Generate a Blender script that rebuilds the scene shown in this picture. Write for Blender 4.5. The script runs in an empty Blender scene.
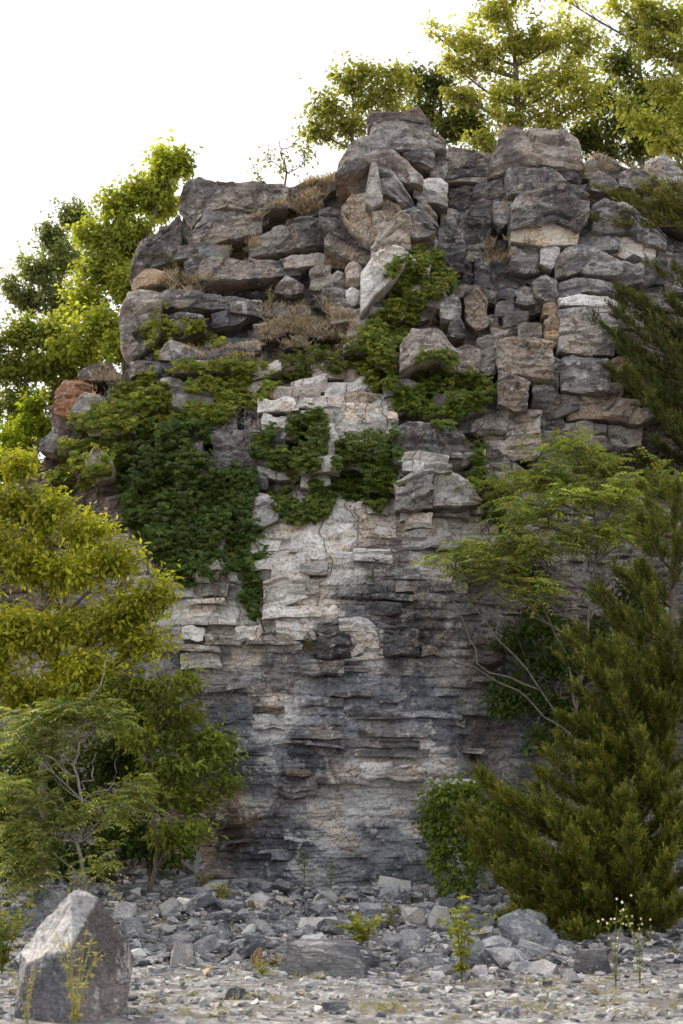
import bpy, bmesh, math, random
import numpy as np
from mathutils import Vector
from mathutils.bvhtree import BVHTree

random.seed(11)
RNG = np.random.default_rng(11)
R = math.radians
scene = bpy.context.scene
COL = scene.collection

# ------------------------------------------------------------------ camera, sky, sun, exposure
FPX = 1422.2
PITCH = R(12.4)
CAMZ = 1.6
cam_data = bpy.data.cameras.new('camera')
cam = bpy.data.objects.new('camera', cam_data)
COL.objects.link(cam)
cam.location = (0, 0, CAMZ)
cam.rotation_euler = (R(90) + PITCH, 0, 0)
cam_data.sensor_fit = 'VERTICAL'
cam_data.sensor_height = 36.0
cam_data.sensor_width = 24.0
cam_data.lens = 50.0
cam_data.clip_end = 3000
cam_data.dof.use_dof = True
cam_data.dof.focus_distance = 25.0
cam_data.dof.aperture_fstop = 2.2
scene.camera = cam

SUN_AZ, SUN_EL = R(-44), R(38)          # azimuth from +Y towards +X
world = bpy.data.worlds.new('World')
scene.world = world
world.use_nodes = True
wn, wl = world.node_tree.nodes, world.node_tree.links
wn.clear()
w_out = wn.new('ShaderNodeOutputWorld')
w_bg = wn.new('ShaderNodeBackground')
w_bg.inputs['Strength'].default_value = 0.1
sky = wn.new('ShaderNodeTexSky')
sky.sky_type = 'NISHITA'
sky.sun_disc = False
sky.sun_elevation = SUN_EL
sky.sun_rotation = SUN_AZ
sky.dust_density = 3.0
w_mix = wn.new('ShaderNodeMix')
w_mix.data_type = 'RGBA'
w_mix.inputs[0].default_value = 0.86        # thin bright overcast veil over the sky
w_mix.inputs[7].default_value = (12.2, 12.3, 12.7, 1)
wl.new(sky.outputs[0], w_mix.inputs[6])
wl.new(w_mix.outputs[2], w_bg.inputs['Color'])
wl.new(w_bg.outputs[0], w_out.inputs['Surface'])

sun_data = bpy.data.lights.new('sun', 'SUN')
sun_data.energy = 4.0
sun_data.angle = R(10)
sun_data.color = (1.0, 0.90, 0.74)
sun = bpy.data.objects.new('sun', sun_data)
COL.objects.link(sun)
sd = Vector((math.sin(SUN_AZ) * math.cos(SUN_EL), math.cos(SUN_AZ) * math.cos(SUN_EL), math.sin(SUN_EL)))
sun.rotation_euler = sd.to_track_quat('Z', 'Y').to_euler()

vs = scene.view_settings
vs.view_transform = 'Standard'
vs.look = 'None'
vs.exposure = 0.38
vs.gamma = 1.0
vs.use_curve_mapping = False
scene.cycles.max_bounces = 6
scene.cycles.diffuse_bounces = 2
scene.cycles.use_adaptive_sampling = True
scene.cycles.adaptive_threshold = 0.015
scene.cycles.transmission_bounces = 4
scene.cycles.transparent_max_bounces = 4

# ------------------------------------------------------------------ numpy helpers
CP, SP = math.cos(PITCH), math.sin(PITCH)


def at(px, py, d):
    """photo pixel + distance along +Y -> world point(s)"""
    px = np.asarray(px, float); py = np.asarray(py, float); d = np.asarray(d, float)
    xc = (px - 341.5) / FPX
    yc = -(py - 512.0) / FPX
    Y = CP - SP * yc
    Z = SP + CP * yc
    t = d / Y
    return np.stack(np.broadcast_arrays(xc * t, d + 0 * t, CAMZ + Z * t), -1)


def hsh(ix, iy, iz):
    with np.errstate(over='ignore'):
        h = (ix.astype(np.int64) * 374761393 + iy.astype(np.int64) * 668265263 + iz.astype(np.int64) * 1442695041) & 0xffffffff
        h = ((h ^ (h >> 13)) * 1274126177) & 0xffffffff
        h = ((h ^ (h >> 16)) * 2246822519) & 0xffffffff
        h = h ^ (h >> 15)
    return (h & 0xffffff) / float(0xffffff)


def vnoise(x, y, z):
    """value noise, -1..1"""
    x, y, z = np.broadcast_arrays(np.asarray(x, float), np.asarray(y, float), np.asarray(z, float))
    ix, iy, iz = np.floor(x), np.floor(y), np.floor(z)
    fx, fy, fz = x - ix, y - iy, z - iz
    fx = fx * fx * (3 - 2 * fx); fy = fy * fy * (3 - 2 * fy); fz = fz * fz * (3 - 2 * fz)
    r = 0
    for a in (0, 1):
        for b in (0, 1):
            for c in (0, 1):
                w = (fx if a else 1 - fx) * (fy if b else 1 - fy) * (fz if c else 1 - fz)
                r = r + w * hsh(ix + a, iy + b, iz + c)
    return r * 2 - 1


def fbm(x, y, z, o=4, g=0.5):
    r = 0; a = 1.0; s = 0
    for i in range(o):
        r = r + a * vnoise(x + 17.3 * i, y - 9.1 * i, z + 5.7 * i)
        s += a; a *= g
        x = x * 2.03; y = y * 2.03; z = z * 2.03
    return r / s


def sstep(a, b, x):
    t = np.clip((x - a) / (b - a), 0, 1)
    return t * t * (3 - 2 * t)


def unit(v):
    return v / np.maximum(np.linalg.norm(v, axis=-1, keepdims=True), 1e-9)


# ------------------------------------------------------------------ mesh buffer
class Buf:
    def __init__(self):
        self.v, self.q, self.t, self.c, self.n = [], [], [], [], 0

    def add(self, v, quads=None, tris=None, col=None):
        v = np.asarray(v, float).reshape(-1, 3)
        if quads is not None and len(quads): self.q.append(np.asarray(quads, np.int64).reshape(-1, 4) + self.n)
        if tris is not None and len(tris): self.t.append(np.asarray(tris, np.int64).reshape(-1, 3) + self.n)
        if col is None: col = (0.5, 0.5, 0.5)
        col = np.asarray(col, float)
        if col.ndim == 1: col = np.broadcast_to(col, (len(v), len(col)))
        if col.shape[1] == 3: col = np.concatenate([col, np.zeros((len(col), 1))], 1)
        self.v.append(v); self.c.append(col)
        self.n += len(v)

    def arrays(self):
        v = np.concatenate(self.v) if self.v else np.zeros((0, 3))
        q = np.concatenate(self.q) if self.q else np.zeros((0, 4), np.int64)
        t = np.concatenate(self.t) if self.t else np.zeros((0, 3), np.int64)
        c = np.concatenate(self.c) if self.c else np.zeros((0, 4))
        return v, q, t, c

    def join(self, o):
        v, q, t, c = o.arrays()
        self.add(v, q, t, c)

    def mesh(self, name, mat, smooth=False):
        v, q, t, c = self.arrays()
        me = bpy.data.meshes.new(name)
        me.vertices.add(len(v))
        me.vertices.foreach_set('co', v.astype(np.float32).ravel())
        nl = len(q) * 4 + len(t) * 3
        me.loops.add(nl)
        me.loops.foreach_set('vertex_index', np.concatenate([q.ravel(), t.ravel()]).astype(np.int32))
        npoly = len(q) + len(t)
        me.polygons.add(npoly)
        st = np.concatenate([np.arange(len(q)) * 4, len(q) * 4 + np.arange(len(t)) * 3]).astype(np.int32)
        me.polygons.foreach_set('loop_start', st)
        me.polygons.foreach_set('use_smooth', np.full(npoly, smooth, bool))
        at_ = me.attributes.new('tint', 'FLOAT_COLOR', 'POINT')
        at_.data.foreach_set('color', c.astype(np.float32).ravel())
        me.update(calc_edges=True)
        me.validate()
        me.materials.append(mat)
        return me

    def obj(self, name, mat, parent=None, smooth=False):
        o = bpy.data.objects.new(name, self.mesh(name, mat, smooth))
        COL.objects.link(o)
        if parent is not None:
            o.parent = parent
        return o


def tag(o, label=None, cat=None, group=None, kind=None):
    if label: o['label'] = label
    if cat: o['category'] = cat
    if group: o['group'] = group
    if kind: o['kind'] = kind
    return o


def empty(name, loc, label, cat, group=None):
    o = bpy.data.objects.new(name, None)
    o.empty_display_size = 0.2
    COL.objects.link(o)
    o.location = loc
    return tag(o, label, cat, group)


# ------------------------------------------------------------------ materials
class NT:
    def __init__(self, name):
        self.m = bpy.data.materials.new(name)
        self.m.use_nodes = True
        self.n, self.l = self.m.node_tree.nodes, self.m.node_tree.links
        self.n.clear()
        self.out = self.n.new('ShaderNodeOutputMaterial')

    def new(self, t, **kw):
        x = self.n.new(t)
        for k, v in kw.items(): setattr(x, k, v)
        return x

    def put(self, sock, val):
        if hasattr(val, 'is_output'): self.l.new(val, sock)
        else: sock.default_value = val

    def math(self, op, a, b=0.0, clamp=False):
        x = self.new('ShaderNodeMath', operation=op, use_clamp=clamp)
        self.put(x.inputs[0], a); self.put(x.inputs[1], b)
        return x.outputs[0]

    def mix(self, f, a, b, mode='MIX'):
        x = self.new('ShaderNodeMix', data_type='RGBA', blend_type=mode)
        x.clamp_factor = True
        self.put(x.inputs[0], f); self.put(x.inputs[6], a); self.put(x.inputs[7], b)
        return x.outputs[2]

    def noise(self, vec, scale, detail=4, rough=0.55, dist=0.0):
        x = self.new('ShaderNodeTexNoise')
        self.l.new(vec, x.inputs['Vector'])
        x.inputs['Scale'].default_value = scale
        x.inputs['Detail'].default_value = detail
        x.inputs['Roughness'].default_value = rough
        x.inputs['Distortion'].default_value = dist
        return x.outputs['Fac']

    def ramp(self, f, a, b):
        x = self.new('ShaderNodeMapRange', interpolation_type='SMOOTHSTEP')
        self.l.new(f, x.inputs[0])
        x.inputs[1].default_value = a; x.inputs[2].default_value = b
        return x.outputs[0]

    def scaled(self, vec, s):
        x = self.new('ShaderNodeVectorMath', operation='MULTIPLY')
        self.l.new(vec, x.inputs[0]); x.inputs[1].default_value = s
        return x.outputs[0]

    def bump(self, h, strength, dist, prev=None):
        x = self.new('ShaderNodeBump')
        x.inputs['Strength'].default_value = strength
        x.inputs['Distance'].default_value = dist
        self.l.new(h, x.inputs['Height'])
        if prev is not None: self.l.new(prev, x.inputs['Normal'])
        return x.outputs[0]

    def principled(self, col, rough=0.9, normal=None, spec=0.2):
        p = self.new('ShaderNodeBsdfPrincipled')
        self.put(p.inputs['Base Color'], col)
        self.put(p.inputs['Roughness'], rough)
        p.inputs['Specular IOR Level'].default_value = spec
        if normal is not None: self.l.new(normal, p.inputs['Normal'])
        return p.outputs[0]

    def done(self, sh):
        self.l.new(sh, self.out.inputs['Surface'])
        return self.m


def rock_material(name, objspace=False, streaks=True):
    t = NT(name)
    att = t.new('ShaderNodeAttribute', attribute_name='tint')
    if objspace:
        tc = t.new('ShaderNodeTexCoord'); oi = t.new('ShaderNodeObjectInfo')
        rnd = oi.outputs['Random']
        pos = tc.outputs['Object']
    else:
        pos = t.new('ShaderNodeNewGeometry').outputs['Position']
        rnd = att.outputs['Alpha']
    off = t.new('ShaderNodeCombineXYZ')
    t.l.new(t.math('MULTIPLY', rnd, 31.0), off.inputs[0])
    t.l.new(t.math('MULTIPLY', rnd, 17.0), off.inputs[1])
    ad = t.new('ShaderNodeVectorMath', operation='ADD')
    t.l.new(pos, ad.inputs[0]); t.l.new(off.outputs[0], ad.inputs[1])
    p = ad.outputs[0]
    col = att.outputs['Color']
    if objspace:
        k = t.math('ADD', 0.55, t.math('MULTIPLY', rnd, 0.85))
        cc = t.new('ShaderNodeCombineColor')
        for i in range(3): t.l.new(k, cc.inputs[i])
        col = t.mix(1.0, col, cc.outputs[0], 'MULTIPLY')
    big = t.noise(p, 1.1, 5, 0.6)
    mid = t.noise(p, 4.5, 6, 0.68, 0.3)
    fine = t.noise(p, 26.0, 4, 0.7)
    strata = t.noise(t.scaled(p, (1.1, 1.1, 11.0)), 1.6, 5, 0.62, 0.25)
    # grey weathering crust and pale fresh rock
    dark = t.mix(1.0, col, (0.44, 0.445, 0.47, 1), 'MULTIPLY')
    pale = t.mix(0.72, col, (0.66, 0.64, 0.61, 1))
    brown = t.mix(1.0, col, (1.0, 0.80, 0.62, 1), 'MULTIPLY')
    patch = t.noise(p, 2.3, 6, 0.72, 0.6)
    warm = t.noise(p, 0.9, 4, 0.6, 0.4)
    c = t.mix(t.math('MULTIPLY', t.ramp(warm, 0.48, 0.62), 0.55 if streaks else 0.2), col, brown)
    bw = t.new('ShaderNodeRGBToBW'); t.l.new(col, bw.inputs[0])
    crust = t.math('SUBTRACT', 1.0, t.math('MULTIPLY', t.ramp(bw.outputs[0], 0.36, 0.6), 0.68))
    c = t.mix(t.math('MULTIPLY', t.math('MULTIPLY', t.ramp(big, 0.46, 0.56), 0.85), crust), c, dark)
    c = t.mix(t.math('MULTIPLY', t.ramp(patch, 0.55, 0.63), 0.75), c, pale)
    c = t.mix(t.math('MULTIPLY', t.ramp(mid, 0.57, 0.66), 0.65), c, pale)
    c = t.mix(t.math('MULTIPLY', t.math('MULTIPLY', t.ramp(patch, 0.44, 0.36), 0.6), crust), c, dark)
    c = t.mix(t.math('MULTIPLY', t.math('MULTIPLY', t.ramp(strata, 0.54, 0.66), 0.65), crust), c, dark)
    if streaks:
        st = t.noise(t.scaled(p, (5.0, 5.0, 0.55)), 1.0, 5, 0.6, 0.2)
        c = t.mix(t.math('MULTIPLY', t.math('MULTIPLY', t.ramp(st, 0.57, 0.70), 0.5), crust), c, (0.07, 0.07, 0.076, 1))
        oc = t.noise(t.scaled(p, (2.6, 2.6, 0.9)), 0.9, 5, 0.6, 0.3)
        c = t.mix(t.math('MULTIPLY', t.ramp(oc, 0.62, 0.76), 0.32), c, (0.34, 0.235, 0.14, 1))
    fm = t.ramp(fine, 0.30, 0.72)
    c = t.mix(0.55, c, t.mix(1.0, c, t.mix(fm, (0.45, 0.45, 0.46, 1), (1.5, 1.48, 1.45, 1)), 'MULTIPLY'))
    spk = t.noise(p, 90.0, 3, 0.6)
    c = t.mix(t.math('MULTIPLY', t.ramp(spk, 0.60, 0.72), 0.35), c, (0.62, 0.61, 0.58, 1))
    vor = t.new('ShaderNodeTexVoronoi', feature='DISTANCE_TO_EDGE')
    t.l.new(t.scaled(p, (1.0, 1.0, 1.9)), vor.inputs['Vector']); vor.inputs['Scale'].default_value = 3.1
    crack = t.ramp(vor.outputs[0], 0.0, 0.022)
    fiss = None
    if streaks:
        vor2 = t.new('ShaderNodeTexVoronoi', feature='DISTANCE_TO_EDGE')
        wob = t.new('ShaderNodeVectorMath', operation='ADD')
        nz = t.new('ShaderNodeTexNoise'); t.l.new(p, nz.inputs['Vector']); nz.inputs['Scale'].default_value = 5.0; nz.inputs['Detail'].default_value = 4
        t.l.new(t.scaled(nz.outputs['Color'], (.22, .22, .22)), wob.inputs[0]); t.l.new(p, wob.inputs[1])
        t.l.new(t.scaled(wob.outputs[0], (1.0, 1.0, 2.6)), vor2.inputs['Vector']); vor2.inputs['Scale'].default_value = 2.4
        fiss = t.math('MULTIPLY', t.ramp(vor2.outputs[0], 0.03, 0.006), t.ramp(warm, 0.50, 0.60))
        c = t.mix(t.math('MULTIPLY', fiss, 0.65), c, (0.05, 0.045, 0.042, 1))
    pit = t.ramp(t.noise(p, 13.0, 5, 0.75, 0.4), 0.40, 0.31)
    c = t.mix(t.math('MULTIPLY', t.math('MULTIPLY', pit, 0.6), crust), c, (0.07, 0.068, 0.07, 1))
    b = t.bump(strata, 0.55, 0.07)
    b = t.bump(mid, 0.6, 0.06, b)
    b = t.bump(crack, 0.35, 0.03, b) if streaks else b
    b = t.bump(t.math('SUBTRACT', 1.0, t.math('ADD', fiss, pit, True) if streaks else pit), 0.6, 0.05, b)
    b = t.bump(fine, 0.8, 0.024, b)
    return t.done(t.principled(c, 0.92, b, 0.15))


def leaf_material(name, trans=0.45, rough=0.55):
    t = NT(name)
    att = t.new('ShaderNodeAttribute', attribute_name='tint')
    pos = t.new('ShaderNodeNewGeometry').outputs['Position']
    n = t.noise(pos, 9.0, 2)
    c = t.mix(0.5, att.outputs['Color'], t.mix(t.ramp(n, 0.3, 0.7), (0.6, 0.62, 0.6, 1), (1.35, 1.3, 1.2, 1)), 'MULTIPLY')
    pr = t.principled(c, rough, None, 0.25)
    tr = t.new('ShaderNodeBsdfTranslucent')
    t.l.new(t.mix(1.0, c, (1.25, 1.2, 0.55, 1), 'MULTIPLY'), tr.inputs['Color'])
    mx = t.new('ShaderNodeMixShader'); mx.inputs[0].default_value = trans
    t.l.new(pr, mx.inputs[1]); t.l.new(tr.outputs[0], mx.inputs[2])
    return t.done(mx.outputs[0])


def bark_material(name):
    t = NT(name)
    att = t.new('ShaderNodeAttribute', attribute_name='tint')
    pos = t.new('ShaderNodeNewGeometry').outputs['Position']
    n = t.noise(t.scaled(pos, (14, 14, 3)), 2.0, 5, 0.65)
    c = t.mix(0.8, att.outputs['Color'], t.mix(t.ramp(n, 0.3, 0.7), (0.45, 0.45, 0.45, 1), (1.4, 1.4, 1.4, 1)), 'MULTIPLY')
    return t.done(t.principled(c, 0.9, t.bump(n, 0.6, 0.02), 0.15))


def ground_material(name):
    t = NT(name)
    pos = t.new('ShaderNodeNewGeometry').outputs['Position']
    big = t.noise(pos, 0.35, 5, 0.6)
    mid = t.noise(pos, 2.2, 7, 0.65, 0.2)
    fine = t.noise(pos, 22.0, 6, 0.7)
    c = t.mix(t.ramp(mid, 0.35, 0.68), (0.13, 0.12, 0.115, 1), (0.26, 0.247, 0.243, 1))
    c = t.mix(t.math('MULTIPLY', t.ramp(big, 0.5, 0.65), 0.5), c, (0.24, 0.215, 0.185, 1))
    vor = t.new('ShaderNodeTexVoronoi'); t.l.new(pos, vor.inputs['Vector']); vor.inputs['Scale'].default_value = 17.0
    vcol = t.new('ShaderNodeSeparateColor'); t.l.new(vor.outputs['Color'], vcol.inputs[0])
    grav = t.mix(t.ramp(vcol.outputs[0], 0.1, 0.9), (0.15, 0.15, 0.16, 1), (0.52, 0.51, 0.5, 1))
    c = t.mix(t.math('MULTIPLY', t.ramp(mid, 0.45, 0.6), 0.6), c, grav)
    c = t.mix(0.6, c, t.mix(t.ramp(fine, 0.3, 0.7), (0.5, 0.5, 0.5, 1), (1.3, 1.3, 1.3, 1)), 'MULTIPLY')
    sep = t.new('ShaderNodeSeparateXYZ'); t.l.new(pos, sep.inputs[0])
    vd = t.math('SUBTRACT', 1.0, vor.outputs['Distance'])
    b = t.bump(vd, 0.5, 0.04)
    b = t.bump(mid, 0.5, 0.05, b)
    b = t.bump(fine, 0.6, 0.02, b)
    return t.done(t.principled(c, 0.95, b, 0.1))


def soil_material(name):
    t = NT(name)
    pos = t.new('ShaderNodeNewGeometry').outputs['Position']
    mid = t.noise(pos, 1.5, 7, 0.65, 0.2)
    c = t.mix(t.ramp(mid, 0.35, 0.65), (0.10, 0.085, 0.05, 1), (0.20, 0.17, 0.09, 1))
    return t.done(t.principled(c, 0.95, t.bump(mid, 0.6, 0.1), 0.1))


M_ROCK = rock_material('limestone')
M_STONE = rock_material('loose_limestone', True, False)
M_RUB = rock_material('rubble_limestone', False, False)
M_LEAF = leaf_material('leaf')
M_LEAFT = leaf_material('backlit_leaf', 0.62)
M_CEDAR = leaf_material('cedar_needles', 0.22, 0.7)
M_GRASS = leaf_material('grass_blade', 0.35, 0.7)
M_BARK = bark_material('bark')
M_GROUND = ground_material('gravel_ground')
M_SOIL = soil_material('hill_soil')

# ------------------------------------------------------------------ cliff shape in the large
DEPTH = np.array([
    (200,885,24.4),(300,888,24.05),(400,888,24.1),(450,884,24.4),(520,885,25.2),(620,885,25.6),(690,880,25.7),(228,840,24.8),(190,780,25.3),
    (100,880,25.6),(0,880,26.2),(252,830,24.15),(250,750,24.0),(340,750,23.9),(430,750,24.05),(500,740,24.9),(560,740,25.3),(680,750,25.8),(100,760,25.8),
    (200,650,24.3),(300,650,24.1),(380,640,24.1),(450,650,24.4),(520,650,25.3),(620,640,25.9),(100,650,25.5),(0,650,26.4),
    (200,560,24.5),(300,560,24.3),(400,560,24.3),(460,560,24.6),(520,560,25.4),(640,560,26.1),(110,560,25.1),
    (100,480,24.9),(55,480,25.9),(200,480,24.6),(300,470,24.5),(380,480,24.5),(430,480,24.2),(490,480,24.9),(560,480,25.6),(640,480,26.1),
    (110,420,25.1),(60,420,26.1),(200,410,24.7),(300,410,24.7),(420,420,24.5),(480,420,24.9),(560,420,25.5),(650,420,25.9),
    (145,370,25.2),(100,380,26.1),(230,370,25.0),(310,370,25.0),(390,370,24.7),(430,360,24.7),(520,370,25.1),(580,370,25.5),(650,370,25.9),
    (135,330,25.9),(200,325,26.0),(300,325,26.0),(370,320,24.9),(430,310,25.1),(480,310,25.8),(580,320,25.6),(650,310,26.2),
    (150,285,26.6),(220,285,26.7),(310,290,26.7),(380,275,25.2),(150,250,27),(220,250,26.9),(310,240,26.9),(350,250,26.6),(390,240,25.5),
    (420,230,25.7),(470,240,26.5),(530,250,26.1),(590,260,26),(650,240,26.5),(190,190,27.2),(280,190,27.5),(330,190,27),(370,180,25.9),
    (420,180,26),(470,190,27),(540,200,26.2),(620,190,27),(680,190,27.3),(390,130,26.2),(420,125,26.3),(480,150,27.2),(540,145,26.6),
    (620,160,27.6),(680,165,28),(-150,600,28.5),(-150,850,28),(850,300,26.5),(850,600,26.5),(850,850,26.5),(-150,400,29)], float)


def idw(px, py, tab, power=4.0, soft=12.0):
    px = np.asarray(px, float); py = np.asarray(py, float)
    sh = np.broadcast(px, py).shape
    p = np.stack(np.broadcast_arrays(px, py), -1).reshape(-1, 2)
    out = np.zeros((len(p), tab.shape[1] - 2))
    for i in range(0, len(p), 20000):
        q = p[i:i + 20000]
        d2 = ((q[:, None, :] - tab[None, :, :2]) ** 2).sum(-1) + soft * soft
        w = d2 ** (-power / 2)
        out[i:i + 20000] = (w @ tab[:, 2:]) / w.sum(1, keepdims=True)
    return out.reshape(sh + (-1,))


def F(px, py):
    return idw(px, py, DEPTH, 4.0, 16.0)[..., 0]


PALE = (.80, .77, .73); WGR = (.34, .32, .295); GR = (.25, .243, .24); DK = (.135, .132, .136); TAN = (.40, .31, .22); BR = (.23, .18, .145); CREAM = (.66, .59, .48)
TONE = np.array([(x, y) + c for x, y, c in [
    (150,230,GR),(220,200,GR),(280,230,GR),(160,310,GR),(220,310,DK),(300,340,BR),(320,280,WGR),(390,270,PALE),(390,215,TAN),(390,150,GR),
    (470,190,DK),(540,150,WGR),(540,200,GR),(540,236,CREAM),(590,262,GR),(590,330,WGR),(520,300,GR),(480,320,(.27,.23,.20)),(500,275,DK),(450,260,DK),(530,360,WGR),
    (620,370,TAN),(620,410,WGR),(510,435,WGR),(430,345,WGR),(430,440,GR),(430,490,PALE),(340,420,PALE),(280,410,PALE),(240,450,DK),(270,510,PALE),
    (220,590,PALE),(270,570,PALE),(330,550,PALE),(300,610,PALE),(430,540,PALE),(395,565,WGR),(370,612,DK),(330,645,DK),(400,650,DK),(366,640,PALE),(405,620,DK),
    (450,600,WGR),(450,650,WGR),(230,645,PALE),(210,670,WGR),(270,675,GR),(350,690,GR),(420,700,GR),(250,720,GR),(270,720,PALE),(232,760,DK),(290,750,GR),
    (340,745,GR),(412,775,PALE),(335,815,PALE),(280,790,GR),(360,800,PALE),(400,800,PALE),(300,850,GR),(380,860,GR),(440,840,GR),(260,860,GR),(330,880,GR),
    (225,820,TAN),(500,740,WGR),(520,700,DK),(560,600,WGR),(620,550,WGR),(80,470,BR),(140,420,WGR),(650,650,GR),(20,500,BR),(660,250,GR),(640,200,GR)]], float)


for k in range(len(TONE)):
    if TONE[k, 1] > 655:            # cool cast of skylight painted into the tones of the lower wall
        TONE[k, 2:] = {GR: (.26, .265, .29), DK: (.14, .143, .16), PALE: (.74, .73, .72), WGR: (.36, .35, .35)}.get(tuple(TONE[k, 2:]), tuple(TONE[k, 2:]))


def tone(px, py):
    wx = px + 14 * vnoise(px / 28.0, py / 16.0, 3.1) + 6 * vnoise(px / 9.0, py / 5.0, 8.1)
    wy = py + 12 * vnoise(px / 30.0, py / 18.0, 7.7) + 5 * vnoise(px / 9.0, py / 5.0, 1.1)
    return idw(wx, wy, TONE, 5.0, 8.0)


SKY_X = [-400,-60,0,40,54,60,108,118,121,125,141,178,182,290,335,345,368,432,446,492,498,582,590,640,683,760,1100]
SKY_Y = [560,490,474,446,395,388,370,366,318,305,258,205,186,192,180,150,126,124,150,158,136,140,165,172,166,178,230]

# ------------------------------------------------------------------ ground
def gz(x, y):
    x = np.asarray(x, float); y = np.asarray(y, float)
    f = sstep(16.3, 24.4, y)
    h = 0.55 * f + 0.22 * sstep(-1.0, -4.0, x) * sstep(18, 23, y)
    h = h + 0.05 * fbm(x * 0.6, y * 0.6, 0.3, 3) * sstep(12, 18, y) + 0.03 * fbm(x * 2.3, y * 2.3, 4.0, 3)
    return h


def grid_faces(nr, nc):
    i = np.arange(nr - 1)[:, None] * nc + np.arange(nc - 1)[None, :]
    return np.stack([i, i + 1, i + nc + 1, i + nc], -1).reshape(-1, 4)


def axis(core, far, nf):
    """dense coordinates in the middle, growing steps to the far ends"""
    lo, hi = core[0], core[-1]
    g = np.geomspace(0.5, far, nf)
    return np.concatenate([lo - g[::-1], core, hi + g])


gx = axis(np.arange(-9, 9.01, 0.12), 900, 14)
gy = axis(np.arange(9, 27.01, 0.12), 900, 14)
GX, GY = np.meshgrid(gx, gy)
b = Buf()
b.add(np.stack([GX, GY, gz(GX, GY)], -1), grid_faces(len(gy), len(gx)))
ground = b.obj('ground', M_GROUND, None, True)
tag(ground, 'pale stony gravel ground in front of the cliff', None, None, 'structure')

# ------------------------------------------------------------------ cliff core: bedded rock face and hill behind
def bricks(x, z, h, l, seed):
    zz = z + 0.10 * fbm(x * 0.5, seed, z * 0.3, 3)
    k = np.floor(zz / h)
    xo = x + l * 3.7 * hsh(k, k * 0 + seed, k * 0 + 3) + 0.3 * l * vnoise(x * 1.3, z * 2.0, seed)
    j = np.floor(xo / l)
    return hsh(k, j, k * 0 + seed * 7 + 1) - 0.5, zz / h - k, xo / l - j


def core_disp(X, Z, px, py):
    a1, t1, s1 = bricks(X, Z, 0.34, 1.1, 5)
    a2, t2, s2 = bricks(X, Z, 0.17, 0.55, 9)
    a3, t3, s3 = bricks(X, Z, 0.075, 0.28, 14)
    low = sstep(600, 690, py)
    up = 1 - sstep(440, 500, py)
    amp = 0.13 * (1 - low) + 0.05 * low
    d = a1 * (amp + 0.12 * up) + a2 * (0.09 - 0.03 * low) + a3 * 0.042
    d = d + 0.16 * fbm(X * 0.8, 1.3, Z * 0.8, 4) + 0.05 * fbm(X * 4, 2.2, Z * 9, 4) + 0.03 * fbm(X * 14, 7.2, Z * 20, 2)
    # open joints between beds
    for t, s, w in ((t1, s1, 0.10), (t2, s2, 0.12)):
        g = np.maximum(1 - np.minimum(t, 1 - t) / w, 0)
        d = d + (0.07 - 0.03 * low) * np.clip(g, 0, 1) * sstep(-0.3, 0.4, vnoise(X * 1.5, 5.5, Z * 4))
    return d, a1, a2, a3


cpx = np.concatenate([np.linspace(-400, 20, 60), np.arange(22, 700, 1.7), np.linspace(702, 1100, 60)])
NR = 440
sk = np.interp(cpx, SKY_X, SKY_Y) + 9 + 5 * vnoise(cpx / 9.0, 1.5, 0.2)
tt = np.linspace(0, 1, NR)
PX = np.broadcast_to(cpx[None, :], (NR, len(cpx)))
PY = 912 + (sk[None, :] - 912) * tt[:, None]
D0 = F(PX, PY)
P0 = at(PX, PY, D0)
dd, a1, a2, a3 = core_disp(P0[..., 0], P0[..., 2], PX, PY)
lowz = sstep(470, 520, PY)
P0[..., 1] = D0 + 0.42 * (1 - lowz) + 0.05 * lowz + dd
tn = tone(PX, PY)
val = 1 + 0.2 * a1 + 0.3 * a2 + 0.3 * a3
tn = tn * val[..., None]
rows = [P0]
top = P0[-1].copy()
cols = [tn]
soil = np.array([.20, .165, .10])
sm = top[:, 2].copy()
kern = np.ones(41) / 41
smooth_z = np.convolve(np.pad(sm, 20, mode='edge'), kern, 'valid')
for i, back in enumerate((0.25, 0.7, 1.5, 3, 6, 12, 25, 60, 160)):
    r = top.copy()
    r[:, 1] += back
    f = min(1, back / 8)
    r[:, 2] = sm * (1 - f) + smooth_z * f + 0.06 * min(back, 30) + 0.12 * fbm(r[:, 0] * 0.7, r[:, 1] * 0.7, 2.0, 3)
    r[:, 0] *= 1 + back * 0.02
    rows.append(r[None]); cols.append(np.broadcast_to(soil, (1, len(cpx), 3)))
V = np.concatenate(rows, 0); C = np.concatenate(cols, 0)
core = Buf()
core.add(V, grid_faces(V.shape[0], V.shape[1]), None, np.concatenate([C.reshape(-1, 3), np.zeros((C.shape[0] * C.shape[1], 1))], 1))
cliff = core.obj('cliff', M_ROCK)
tag(cliff, 'tall weathered grey limestone cliff with bedded ledges and overhanging blocks', None, None, 'structure')

# ------------------------------------------------------------------ rock blocks of the cliff
ALLB = Buf(); ALLB.join(core)
rb = random.Random(5)


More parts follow.
